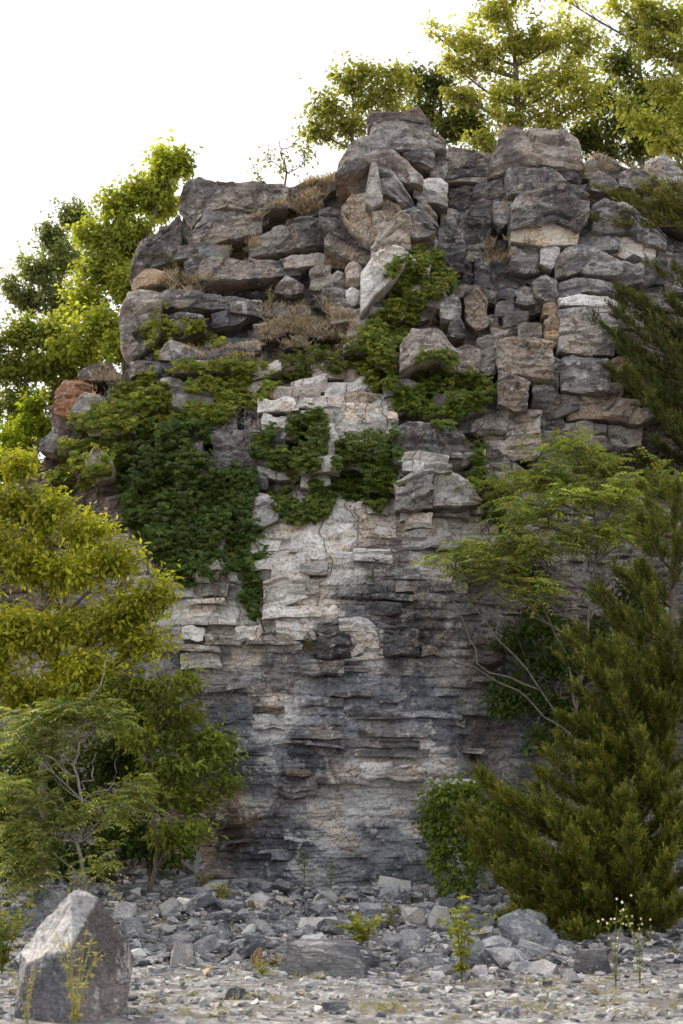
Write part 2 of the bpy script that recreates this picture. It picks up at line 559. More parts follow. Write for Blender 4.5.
def block(top, bot, prot=0.15, col=None, lean=None, thick=None, res=0.05, rough=1.0, var=0.35, under=TAN, rr=None, facets=3):
    """a rock block: outline as seen on the face (top and bottom edge, left to right), standing proud of the face by prot"""
    tx, ty = np.array(top, float).T
    bx, by = np.array(bot, float).T
    x0, x1 = min(tx[0], bx[0]), max(tx[-1], bx[-1])
    cx, cy = (x0 + x1) / 2, (ty.mean() + by.mean()) / 2
    d = float(F(cx, cy)) - prot
    mpp = d / FPX
    w, h = (x1 - x0) * mpp, max((by.mean() - ty.mean()) * mpp, 0.02)
    nu = int(np.clip(w / res, 4, 46)) + 1
    nv = int(np.clip(h / res, 3, 30)) + 1
    s, t = np.meshgrid(np.linspace(0, 1, nu), np.linspace(0, 1, nv))
    px = x0 + (x1 - x0) * s
    T_ = np.interp(px, tx, ty); B_ = np.maximum(np.interp(px, bx, by), T_ + 1.5)
    py = T_ + (B_ - T_) * t
    k = rb.random() * 50
    jw = min(2.6, 0.12 * (x1 - x0)) * rough
    jh = min(2.0, 0.14 * (by.mean() - ty.mean())) * rough
    px = px + jw * fbm(px / 14, py / 9, k, 3)
    py = py + jh * fbm(px / 12, py / 12, k + 9, 3)
    P = at(px, py, d)
    X, Z = P[..., 0], P[..., 2]
    u, v = (s - 0.5) * w, (0.5 - t) * h
    off = np.zeros_like(u)
    if lean is None: lean = (rb.uniform(-0.22, 0.22), rb.uniform(-0.25, 0.18))
    off = lean[0] * u + lean[1] * v
    m = min(w, h)
    for i in range(facets):
        a = rb.uniform(0, 2 * math.pi)
        sl = rb.uniform(0.25, 1.0)
        ext = abs(math.cos(a)) * w / 2 + abs(math.sin(a)) * h / 2
        off = np.maximum(off, off * .5 + sl * ((u * math.cos(a) + v * math.sin(a)) - ext * rb.uniform(0.45, 0.95)))
    es = np.minimum(s, 1 - s) * w; et = np.minimum(t, 1 - t) * h
    r = rr if rr else min(0.035, 0.12 * m) * rb.uniform(0.5, 1.2)
    for e in (es, et):
        q = 1 - np.clip(e / r, 0, 1)
        off = off + r * (1 - np.sqrt(1 - q * q * 0.98)) * (0.6 + 0.5 * vnoise(X * 5, k, Z * 5))
    a2, _, _ = bricks(X, Z + k, 0.17, 0.6, 3)
    a5, _, _ = bricks(X + k, Z + k, 0.06, 0.33, 4)
    kc = int(np.clip(w * h * 14, 2, 36))
    su = np.array([rb.uniform(-.5, .5) * w for _ in range(kc)]); sv = np.array([rb.uniform(-.5, .5) * h for _ in range(kc)])
    uu = u + .05 * vnoise(X * 7, k, Z * 7); vv = v + .05 * vnoise(X * 7, k + 5, Z * 7)
    ci = np.argmin((uu[..., None] - su) ** 2 + 2.6 * (vv[..., None] - sv) ** 2, -1)
    ca_ = np.array([rb.uniform(-.05, .05) for _ in range(kc)]); cb_ = np.array([rb.uniform(-.38, .38) for _ in range(kc)]); cc_ = np.array([rb.uniform(-.45, .3) for _ in range(kc)])
    off = off + rough * min(1, m * 1.8) * (ca_[ci] + cb_[ci] * (uu - su[ci]) + cc_[ci] * (vv - sv[ci]))
    off = off + rough * (0.05 * min(1, m) * fbm(X * 1.8, k, Z * 1.8, 4) + 0.030 * fbm(X * 5, k, Z * 16, 4) + 0.075 * a2 * min(1, m * 1.5) + 0.05 * a5 * min(1, m * 2) + 0.016 * fbm(X * 22, k, Z * 22, 2))
    for gq in range(rb.choice((1, 2, 2, 3)) if h > .3 else rb.choice((0, 1))):
        zc = rb.uniform(-.4, .4) * h + .05 * u * rb.uniform(-1, 1) + .035 * vnoise(X * 3, k + gq, 0)
        gr = np.clip(1 - abs(v - zc) / (res * .9), 0, 1) * sstep(-.35, .25, vnoise(X * 1.7, k + 3 * gq, 2.2))
        off = off + .09 * gr * min(1, 2 * m) + rb.uniform(-.05, .05) * (v > zc)
    P[..., 1] = d + off
    if thick is None: thick = max(0.55, 0.5 * m) + max(prot, 0)
    # rim -> rings going back into the cliff
    rim = np.concatenate([np.arange(nu), np.arange(1, nv) * nu + nu - 1, (nv - 1) * nu + np.arange(nu - 2, -1, -1), np.arange(nv - 2, 0, -1) * nu])
    V = [P.reshape(-1, 3)]
    edge = V[0][rim]
    cen = V[0].mean(0)
    nr = len(rim)
    for f, sc in ((0.16, 1.01), (0.45, 0.99), (1.0, 0.88)):
        g = edge.copy()
        g[:, 0] = cen[0] + (edge[:, 0] - cen[0]) * sc
        g[:, 2] = cen[2] + (edge[:, 2] - cen[2]) * sc
        g[:, 1] = edge[:, 1] * (1 - f) + (d + thick) * f
        n = fbm(g[:, 0] * 4, g[:, 1] * 4, g[:, 2] * 4 + k, 3) * 0.05 * rough * min(1, 2 * m)
        g[:, 2] += n; g[:, 0] += n
        V.append(g)
    q = [grid_faces(nv, nu)[:, ::-1]]
    n0 = nu * nv
    i = np.arange(nr); j = (i + 1) % nr
    prev = rim
    for ring in range(3):
        nxt = n0 + ring * nr + i
        q.append(np.stack([prev[i], prev[j], nxt[j], nxt[i]], -1))
        prev = nxt
    V = np.concatenate(V)
    last = len(V)
    V = np.concatenate([V, [[cen[0], d + thick, cen[2]]]])
    tris = np.stack([prev[i], prev[j], np.full(nr, last)], -1)
    if col is None:
        col = tone(np.array([cx]), np.array([cy]))[0] * rb.uniform(1 - var, 1 + var)
    col = np.array(col, float)
    C = np.tile(col, (len(V), 1))
    C[:n0] *= (1 + 0.22 * fbm(X * 1.5, k, Z * 3, 3)).reshape(-1, 1)
    rv = np.tile(t.reshape(-1)[rim], 3)
    und = np.array(under) * rb.uniform(0.7, 1.1)
    f = 0.65 * (rv > 0.98)[:, None]
    C[n0:n0 + 3 * nr] = C[n0:n0 + 3 * nr] * (1 - f) + und * f
    C = np.concatenate([C, np.full((len(C), 1), rb.random())], 1)
    B = Buf()
    B.add(V, np.concatenate(q), tris, C)
    return B, w * h, (cx, cy, x0, x1, ty.min(), by.max())


T = []      # traced blocks: (outline top, outline bottom, prot, colour)
def t_(top, bot, prot=0.15, col=None, **kw): T.append((top, bot, prot, col, kw))
def r_(x0, y0, x1, y1, prot=0.12, col=None, j=2.5, **kw):
    n = 4
    if y0 > 690: prot *= .55
    xs = np.linspace(x0, x1, n)
    t_([(x, y0 + rb.uniform(-j, j)) for x in xs], [(x, y1 + rb.uniform(-j, j)) for x in xs], prot, col, **kw)

# upper left stack of long slabs
t_([(178,190),(188,176),(200,175),(226,182),(287,183)], [(178,203),(190,221),(203,210),(225,206),(245,209),(287,207)], .45, (.27,.25,.235))
t_([(195,216),(205,206),(230,208),(264,211)], [(195,226),(210,223),(230,218),(264,219)], .2, GR)
t_([(187,228),(210,222),(230,218),(262,217)], [(187,240),(203,248),(218,241),(258,235)], .3, GR)
t_([(131,266),(140,245),(160,228),(180,214)], [(131,290),(145,274),(160,264),(180,250)], .3, (.2,.185,.175))
t_([(133,278),(146,268),(172,270)], [(133,288),(150,283),(172,282)], .25, TAN)
t_([(200,262),(215,256),(250,257),(284,257),(300,256)], [(200,283),(230,281),(262,278),(300,270)], .4, GR)
t_([(248,238),(280,226),(300,217),(322,216)], [(248,254),(270,253),(285,250),(325,242)], .4, GR)
t_([(284,258),(300,254),(318,251),(327,253)], [(284,269),(305,267),(327,265)], .3, (.42,.4,.37))
t_([(287,186),(300,183),(320,178),(337,172)], [(287,196),(305,194),(322,196),(337,190)], .1, BR)
t_([(120,312),(128,292),(142,288),(160,290)], [(120,350),(130,362),(145,352),(160,330)], .3, WGR)
t_([(142,290),(165,289),(195,292),(230,296),(262,300)], [(142,312),(170,308),(200,306),(230,309),(262,312)], .3, GR)
t_([(230,300),(262,302),(290,305),(310,304)], [(230,312),(262,316),(290,318),(310,316)], .18, GR)
t_([(160,318),(180,312),(205,315)], [(160,335),(185,338),(205,330)], .15, DK)
t_([(158,348),(170,338),(190,345),(205,352)], [(158,358),(175,360),(205,358)], .25, WGR)
t_([(172,364),(200,360),(230,362),(258,366)], [(172,371),(200,372),(230,371),(258,373)], .2, WGR)
# dark cave side and blocks left of the overhang
t_([(320,212),(330,207),(345,209),(358,222),(374,238)], [(320,226),(335,234),(352,244),(374,252)], .55, (.2,.19,.19))
t_([(324,240),(330,234),(345,240),(372,253)], [(324,248),(345,258),(360,263),(372,263)], .5, WGR)
t_([(325,250),(340,256),(358,262)], [(325,268),(340,269),(358,270)], .15, BR)
t_([(275,286),(287,273),(304,284)], [(275,293),(290,294),(304,292)], .35, (.2,.17,.15))
t_([(309,268),(318,265),(331,268)], [(309,287),(320,290),(331,286)], .25, WGR)
t_([(330,274),(338,270),(346,274)], [(330,287),(338,291),(346,287)], .3, WGR, rr=.12)
t_([(345,266),(353,261),(361,266)], [(345,282),(353,287),(361,282)], .3, (.42,.39,.36), rr=.12)
t_([(322,290),(335,288),(352,290)], [(322,308),(338,310),(352,306)], .2, GR)
t_([(346,290),(352,286),(360,290)], [(346,300),(353,304),(360,300)], .3, PALE, rr=.1)
# overhanging rib
t_([(341,206),(352,196),(372,194)], [(341,210),(353,228),(372,238)], .85, (.62,.55,.46), lean=(-.1,-.5))
t_([(366,188),(371,163),(378,164),(383,190)], [(366,200),(373,207),(383,200)], .95, (.36,.35,.34))
t_([(376,166),(390,170),(405,186),(418,206)], [(376,200),(385,194),(398,201),(418,216)], .85, GR)
t_([(372,200),(385,195),(402,206)], [(372,238),(385,235),(402,226)], .5, (.5,.4,.29))
t_([(374,238),(385,222),(400,212),(410,218)], [(372,262),(390,259),(410,246)], .55, (.5,.45,.39))
t_([(361,272),(372,258),(395,246),(405,250)], [(361,313),(375,296),(390,281),(405,263)], .5, PALE)
t_([(336,170),(350,142),(372,131),(385,142),(400,152)], [(336,180),(352,173),(370,163),(385,158),(400,160)], .75, (.29,.28,.275))
t_([(337,168),(350,166),(368,163)], [(337,180),(352,188),(368,192)], .45, (.3,.27,.24))
t_([(362,152),(390,150),(405,158),(423,176)], [(362,158),(385,169),(405,181),(423,187)], .8, (.23,.2,.185))
t_([(370,128),(378,119),(405,120),(430,126),(446,137)], [(370,146),(395,148),(420,148),(446,146)], .65, (.31,.3,.295))
t_([(367,112),(372,109),(400,112),(418,108),(431,122)], [(367,124),(378,120),(405,120),(431,125)], .6, (.2,.175,.16))
t_([(402,148),(418,147),(434,150)], [(402,158),(418,162),(434,165)], .45, DK)
t_([(430,148),(440,144),(448,148)], [(430,176),(440,180),(448,174)], .35, GR)
t_([(417,180),(428,175),(440,176),(448,182)], [(417,187),(430,190),(448,194)], .6, PALE)
t_([(414,188),(428,190),(447,195)], [(414,196),(430,202),(447,204)], .6, (.45,.43,.4))
t_([(417,194),(425,196),(438,214)], [(417,210),(428,220),(438,224)], .6, GR)
t_([(400,212),(415,207),(428,216),(437,228)], [(402,232),(418,237),(428,236),(437,230)], .75, GR)
t_([(402,238),(412,240),(424,240)], [(402,262),(412,264),(424,260)], .3, WGR)
t_([(424,240),(430,234),(438,232)], [(424,266),(432,268),(438,262)], .25, GR)
# recess between rib and right stack
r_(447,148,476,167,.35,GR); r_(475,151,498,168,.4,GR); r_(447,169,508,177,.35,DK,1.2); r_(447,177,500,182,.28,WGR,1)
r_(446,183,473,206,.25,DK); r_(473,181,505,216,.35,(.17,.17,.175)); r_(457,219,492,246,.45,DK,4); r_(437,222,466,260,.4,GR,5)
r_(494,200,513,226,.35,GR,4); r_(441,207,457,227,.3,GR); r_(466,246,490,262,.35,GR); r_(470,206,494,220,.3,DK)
# right stack
t_([(491,164),(494,147),(503,127),(525,128),(566,131),(580,135),(584,150),(586,165)], [(492,167),(520,164),(545,165),(585,167)], .6, (.29,.265,.245), lean=(.05,-.1))
t_([(508,170),(518,166),(540,168),(556,170),(573,182)], [(508,193),(530,191),(550,188),(573,186)], .45, GR, lean=(.1,-.3))
t_([(556,168),(566,166),(579,176)], [(556,172),(566,179),(579,181)], .4, DK)
t_([(511,201),(518,194),(545,190),(575,186),(590,196)], [(512,226),(530,224),(560,217),(578,229),(590,216)], .75, (.22,.215,.22), lean=(.1,-.2))
t_([(511,226),(545,222),(579,228)], [(511,242),(545,245),(579,242)], .42, (.74,.67,.55), facets=0, rough=.5)
t_([(511,240),(525,238),(541,240)], [(511,270),(525,272),(541,268)], .3, GR)
t_([(541,246),(552,243),(560,248)], [(541,262),(552,268),(560,262)], .25, PALE)
t_([(584,162),(600,152),(615,158),(627,171)], [(584,176),(600,178),(627,177)], .35, GR)
t_([(590,176),(600,168),(618,180)], [(590,188),(605,190),(618,188)], .45, (.2,.19,.18))
t_([(592,206),(605,197),(625,203),(650,220),(669,233)], [(594,230),(610,232),(630,230),(650,243),(669,247)], .8, (.2,.2,.21), lean=(.1,-.3))
t_([(604,240),(625,236),(656,246)], [(604,250),(625,258),(656,262)], .35, PALE)
t_([(640,250),(655,250),(672,254)], [(640,268),(655,270),(672,268)], .25, WGR)
t_([(623,262),(632,255),(645,262)], [(623,272),(634,276),(645,270)], .5, DK)
t_([(648,160),(662,152),(676,160),(690,168)], [(648,176),(665,182),(690,184)], .4, (.33,.33,.34))
t_([(620,172),(634,164),(650,172)], [(620,186),(635,190),(650,186)], .3, GR)
t_([(655,184),(672,182),(692,188)], [(655,200),(672,204),(692,202)], .4, WGR)
t_([(640,200),(665,203),(692,206)], [(640,216),(665,224),(692,230)], .3, GR)
t_([(557,256),(570,245),(595,246),(623,263)], [(557,275),(580,271),(605,275),(623,276)], .55, (.3,.3,.305), lean=(0,-.25))
t_([(559,278),(580,275),(600,278),(616,279)], [(559,298),(572,296),(588,291),(616,297)], .5, (.27,.27,.28))
t_([(559,298),(580,293),(600,295),(621,297)], [(559,306),(585,305),(605,307),(621,306)], .35, PALE)
t_([(559,307),(590,306),(621,307)], [(559,315),(590,315),(621,314)], .42, (.46,.45,.44))
t_([(559,316),(590,315),(618,315)], [(559,352),(590,354),(618,350)], .4, (.42,.42,.425), facets=1)
t_([(534,280),(545,275),(558,277)], [(534,297),(545,300),(558,303)], .5, GR)
t_([(544,303),(552,301),(559,303)], [(544,314),(552,316),(559,314)], .3, TAN)
t_([(546,318),(553,314),(559,320)], [(544,345),(552,347),(559,345)], .3, (.45,.34,.23))
t_([(516,288),(526,284),(537,288)], [(516,302),(526,305),(537,302)], .4, GR)
t_([(560,356),(575,353),(592,356),(609,358)], [(560,390),(580,393),(609,392)], .4, (.25,.25,.255))
t_([(605,360),(625,356),(646,360)], [(605,396),(625,399),(646,396)], .3, TAN, facets=1)
t_([(645,362),(662,358),(680,362)], [(645,392),(662,397),(680,392)], .3, WGR)
t_([(569,396),(600,395),(640,399),(674,396)], [(569,418),(600,418),(640,423),(674,410)], .55, (.36,.31,.26), under=(.2,.16,.12))
t_([(560,424),(585,421),(608,424)], [(560,446),(585,448),(608,446)], .12, WGR)
t_([(608,424),(625,424),(642,424)], [(608,446),(625,448),(642,446)], .12, PALE)
t_([(498,340),(512,336),(535,338),(553,344)], [(498,378),(515,374),(535,378),(553,380)], .35, (.32,.29,.265))
t_([(498,378),(512,374),(530,380)], [(500,402),(515,409),(530,407)], .5, (.26,.24,.23))
t_([(532,358),(545,356),(560,358)], [(532,405),(545,410),(560,408)], .25, GR)
t_([(484,412),(510,410),(540,412)], [(484,458),(510,462),(540,456)], .0, (.46,.41,.36), facets=1)
t_([(540,412),(552,410),(566,414)], [(540,452),(552,456),(566,450)], .15, GR)
# centre column under the vine
t_([(400,346),(412,328),(440,328),(457,346)], [(400,372),(415,363),(440,357),(457,367)], .55, (.34,.315,.295))
t_([(453,348),(468,342),(480,348)], [(453,372),(468,376),(480,372)], .3, (.25,.22,.2))
t_([(478,338),(488,334),(499,340)], [(478,372),(488,376),(499,370)], .3, WGR)
t_([(440,300),(452,294),(462,304)], [(440,318),(452,320),(462,316)], .3, GR)
t_([(449,322),(458,316),(466,330)], [(449,334),(458,338),(466,336)], .35, DK)
t_([(466,290),(476,282),(488,300)], [(466,322),(476,330),(488,326)], .4, (.25,.22,.2))
t_([(393,428),(410,422),(440,424),(464,430)], [(393,448),(415,452),(440,456),(464,459)], .3, (.2,.2,.205))
t_([(395,452),(420,449),(450,454)], [(395,461),(420,463),(450,464)], .35, (.5,.47,.43))
t_([(402,463),(415,460),(428,463)], [(402,470),(415,472),(428,470)], .3, PALE)
t_([(425,464),(438,461),(452,465)], [(425,471),(438,473),(452,471)], .35, WGR)
t_([(448,450),(456,446),(464,450)], [(448,462),(456,464),(464,460)], .3, GR)
t_([(399,480),(412,473),(433,471)], [(396,508),(412,508),(433,505)], .4, (.5,.48,.45), facets=1)
t_([(433,471),(452,470),(468,480),(481,498)], [(433,506),(452,505),(468,505),(481,503)], .42, (.52,.5,.47), facets=1)
# middle wall
t_([(213,434),(228,429),(245,431),(260,434)], [(213,462),(230,466),(260,464)], .3, (.16,.16,.17), facets=1)
r_(258,398,298,412,.15,PALE); r_(298,396,345,408,.2,PALE); r_(345,392,392,402,.12,WGR); r_(262,414,300,436,.1,PALE); r_(300,410,332,424,.14,WGR)
r_(332,404,388,418,.2,PALE); r_(335,419,386,441,.22,(.58,.55,.5)); r_(262,386,320,396,.1,WGR); r_(310,424,334,440,.12,PALE)
t_([(250,500),(265,492),(279,506)], [(250,524),(265,527),(279,520)], .25, (.55,.53,.51))
r_(327,550,354,563,.14,(.62,.6,.56),1.5); r_(300,562,327,573,.2,(.4,.39,.38),1.5); r_(280,556,304,567,.14,PALE,1.5); r_(354,548,392,562,.1,PALE,1.5)
t_([(264,582),(285,574),(306,576),(308,590)], [(264,608),(280,606),(300,600),(308,596)], .2, (.62,.6,.56), facets=1)
r_(204,560,222,571,.25,PALE,1.5); r_(196,572,212,582,.22,(.6,.58,.54),1.5); r_(212,570,224,581,.2,WGR,1.5); r_(203,583,228,595,.2,WGR,2); r_(225,580,244,600,.15,WGR,2)
r_(186,598,226,604,.2,PALE,1.2); r_(192,614,236,625,.22,PALE,2); r_(182,626,204,640,.2,PALE,2); r_(204,634,240,645,.25,(.5,.48,.45),2); r_(178,644,220,651,.28,WGR,1.5)
r_(180,652,220,668,.1,PALE,2); r_(236,625,262,642,.2,PALE,3); r_(262,606,300,618,.16,PALE,2); r_(276,620,316,640,.1,(.58,.56,.53),2); r_(246,640,300,644,.2,WGR,1)
r_(400,508,412,520,.12,PALE,1.5); r_(406,513,432,528,.18,PALE,2); r_(402,530,452,549,.12,(.55,.53,.5),2); r_(432,508,470,516,.12,WGR,1.5); r_(330,525,368,547,.05,PALE,3)
t_([(352,646),(362,626),(372,625),(380,646)], [(345,660),(362,660),(384,658)], .05, (.6,.58,.56), facets=0)
r_(372,594,412,600,.18,DK,1.2); r_(366,602,400,613,.15,DK,1.5); r_(318,634,350,656,.15,DK,3); r_(384,628,420,656,.12,DK,3); r_(295,660,345,676,.14,GR,2)
t_([(468,640),(485,636),(506,640)], [(468,660),(485,664),(506,662)], .45, (.26,.22,.19))
# lower wall ledges
r_(253,714,284,729,.16,(.5,.5,.5),2); r_(255,705,284,713,.2,BR,1); r_(355,748,446,757,.32,GR,2); r_(340,740,420,747,.2,GR,1.5); r_(360,728,428,738,.2,GR,1.5)
t_([(392,766),(410,764),(427,768)], [(388,778),(410,782),(424,781)], .35, (.55,.53,.5))
r_(360,762,392,778,.16,PALE,2); r_(285,770,310,776,.2,TAN,1); r_(318,776,370,784,.14,WGR,1.5); r_(330,690,372,696,.18,GR,1); r_(345,712,400,720,.2,GR,1.5)
r_(300,698,344,706,.16,GR,1.5); r_(290,730,345,738,.16,GR,1.5); r_(282,778,318,796,.1,GR,3); r_(216,800,244,828,.1,(.28,.24,.18),2); r_(218,830,242,862,.0,(.25,.23,.2),3)
# left shoulder
t_([(56,392),(64,381),(80,379),(93,384)], [(56,415),(72,418),(93,410)], .5, (.30,.165,.10), facets=1)
t_([(78,372),(92,364),(112,362),(116,370)], [(78,380),(95,380),(116,380)], .5, (.2,.175,.15))
t_([(72,404),(86,392),(104,396)], [(72,424),(88,426),(104,420)], .45, GR)
t_([(40,440),(50,430),(62,436)], [(40,450),(52,452),(62,448)], .3, GR)
t_([(86,456),(98,446),(112,458)], [(86,474),(98,480),(112,474)], .25, WGR)

blocks = []     # (Buf, area)
cover = []
for (tp, bt, pr, cl, kw) in T:
    if cl is not None and tp[0][1] < 460 and max(cl) < .45: cl = tuple(np.array(cl) * np.array([1.36, 1.31, 1.24]))     # darker upper blocks made lighter and warmer
    B, ar, box_ = block(tp, bt, pr, cl, res=0.034, **kw)
    blocks.append((B, ar + 100))
    cover.append(box_[2:])
COVER = np.array(cover)

# ------------------------------------------------------------------ remaining courses between the traced blocks
fills = []
y = 128.0
row = 0
while y < 888:
    if y < 470: hgt = rb.uniform(11, 24)
    elif y < 640: hgt = rb.uniform(6, 17)
    else: hgt = rb.uniform(3, 8)
    x = 36 + rb.uniform(-20, 20)
    while x < 694:
        if 235 < y < 350 and 425 < x < 550: wd = rb.uniform(8, 26)
        elif y < 470: wd = rb.uniform(14, 46)
        elif y < 640: wd = rb.uniform(12, 52)
        else: wd = rb.uniform(16, 80)
        xa, xb = x, x + wd
        x = xb + rb.uniform(-1, 1.2)
        f0 = 10 * vnoise(np.array([xa, (xa + xb) / 2, xb]) / 70.0, row * 0 + 1.7, y / 90.0)
        ya = y + f0
        cx, cy = (xa + xb) / 2, y + hgt / 2 + float(f0[1])
        lim = float(np.interp(cx, SKY_X, SKY_Y))
        lim = max(lim, float(np.interp(xa, SKY_X, SKY_Y)), float(np.interp(xb, SKY_X, SKY_Y)))
        if ya.min() < lim + 5: continue
        inside = (COVER[:, 0] + 2 < cx) & (COVER[:, 1] - 2 > cx) & (COVER[:, 2] + 1 < cy) & (COVER[:, 3] - 1 > cy)
        if inside.any(): continue
        if cx < 178 and cy > 610 and rb.random() < 0.6: continue
        if cx < 250 and cy > 690: continue
        if y < 470: pr = rb.uniform(-0.22, 0.28); skip = 0.12
        elif y < 640: pr = rb.uniform(-0.2, 0.12); skip = 0.25
        else: pr = rb.uniform(-0.2, 0.06); skip = 0.82
        if 285 < cy < 372 and 130 < cx < 355 and rb.random() < 0.45: continue      # grassy bench
        if rb.random() < skip: continue
        j = (0.26 if y < 470 else 0.2) * hgt
        sh = rb.uniform(-.35, .35) * hgt if y < 640 else rb.uniform(-3, 3)
        ro = rb.uniform(-.55, .55) if (430 < cx < 562 and 240 < y < 350) else rb.uniform(-.22, .22) if y < 470 else rb.uniform(-.06, .06)
        xm = cx + rb.uniform(-.3, .3) * wd
        dy = lambda q: ro * (q - cx)
        tp = [(xa + sh, ya[0] + dy(xa) + rb.uniform(-j, j)), (xm + sh, ya[1] + rb.uniform(-j, j) - .3 * j), (xb + sh, ya[2] + dy(xb) + rb.uniform(-j, j))]
        bt = [(xa - sh, ya[0] + dy(xa) + hgt + rb.uniform(-j, j)), (xm - sh, ya[1] + hgt + rb.uniform(-j, j)), (xb - sh, ya[2] + dy(xb) + hgt + rb.uniform(-j, j))]
        res = 0.05 if y < 640 else 0.06
        B, ar, _ = block(tp, bt, pr, None, res=res, facets=rb.choice((1, 2, 3)) if y < 640 else rb.choice((0, 1)), var=.4 if y < 470 else .22 if y < 640 else .12)
        blocks.append((B, ar))
    y += hgt * rb.uniform(0.92, 1.0)
    row += 1
blocks.sort(key=lambda k: -k[1])
rest = Buf()
for i, (B, ar) in enumerate(blocks):
    ALLB.join(B)
    if i < 300:
        B.obj('rock_block', M_ROCK, cliff)
    else:
        rest.join(B)
tag(rest.obj('small_rock_courses', M_ROCK, cliff), None, None, None, 'stuff')

# ray casting against the finished cliff
av, aq, at3, _c = ALLB.arrays()
BVH = BVHTree.FromPolygons(av.tolist(), aq.tolist() + at3.tolist())


def hit_front(x, z):
    """first cliff surface met going straight into the cliff at (x, z)"""
    return BVH.ray_cast(Vector((x, 10, z)), Vector((0, 1, 0)))[:2]


def hit_down(x, y, z0=60):
    return BVH.ray_cast(Vector((x, y, z0)), Vector((0, 0, -1)))[0]


def in_poly(px, py, poly):
    p = np.array(poly, float); q = np.roll(p, -1, 0)
    c = np.zeros(np.shape(px), bool)
    for (x1, y1), (x2, y2) in zip(p, q):
        c ^= ((y1 > py) != (y2 > py)) & (px < (x2 - x1) * (py - y1) / (y2 - y1 + 1e-9) + x1)
    return c


# ------------------------------------------------------------------ foliage and branches
class Leaves:
    def __init__(self): self.a = []

    def add(self, P, D, N, L, W, C):
        P = np.atleast_2d(P); n = len(P)
        f = lambda q: np.broadcast_to(np.asarray(q, float), (n,)).copy()
        g = lambda q: np.broadcast_to(np.asarray(q, float), (n, 3)).copy()
        self.a.append((P, g(D), g(N), f(L), f(W), g(C)))

    def buf(self, droop=0.15, wide=0.42):
        P, D, N, L, W, C = (np.concatenate(k) for k in zip(*self.a))
        D = unit(D); S = unit(np.cross(D, N)); Nn = np.cross(S, D)
        L_ = L[:, None]; W_ = W[:, None]
        mid = P + D * L_ * wide
        tip = P + D * L_ - np.array([0, 0, 1]) * L_ * droop
        l = mid + S * W_ * .5 + Nn * W_ * .14
        r = mid - S * W_ * .5 + Nn * W_ * .14
        v = np.stack([P, l, tip, r], 1).reshape(-1, 3)
        i = np.arange(len(P)) * 4
        t = np.concatenate([np.stack([i, i + 1, i + 2], -1), np.stack([i, i + 2, i + 3], -1)])
        b = Buf()
        b.add(v, None, t, np.repeat(C, 4, 0))
        return b


def tube(buf, pts, rad, col, sides=5):
    pts = np.asarray(pts, float); n = len(pts)
    rad = np.broadcast_to(np.asarray(rad, float), (n,))
    tg = unit(np.gradient(pts, axis=0))
    ref = np.array([0.31, 0.2, 0.93]) if abs(tg[:, 2]).mean() < 0.8 else np.array([1.0, 0.1, 0])
    a = unit(np.cross(tg, ref)); b_ = np.cross(tg, a)
    th = np.arange(sides) * 2 * math.pi / sides
    v = pts[:, None, :] + rad[:, None, None] * (a[:, None, :] * np.cos(th)[None, :, None] + b_[:, None, :] * np.sin(th)[None, :, None])
    i = np.arange(n - 1)[:, None] * sides + np.arange(sides)[None, :]
    j = np.arange(n - 1)[:, None] * sides + (np.arange(sides)[None, :] + 1) % sides
    buf.add(v.reshape(-1, 3), np.stack([i, j, j + sides, i + sides], -1).reshape(-1, 4), None, col)


def bez(a, c, b_, n):
    t = np.linspace(0, 1, n)[:, None]
    return (1 - t) ** 2 * a + 2 * t * (1 - t) * c + t * t * b_


def rdir(n):
    return unit(RNG.normal(size=(n, 3)))


def mixcol(a, b_, n, extra=None, pex=0.0, gain=1.0):
    t = RNG.random(n)[:, None]
    c = (np.array(a) * (1 - t) + np.array(b_) * t) * gain
    c = c * RNG.uniform(0.75, 1.25, (n, 1))
    if extra is not None:
        k = RNG.random(n) < pex
        c[k] = np.array(extra) * RNG.uniform(0.8, 1.2, (k.sum(), 1))
    return c


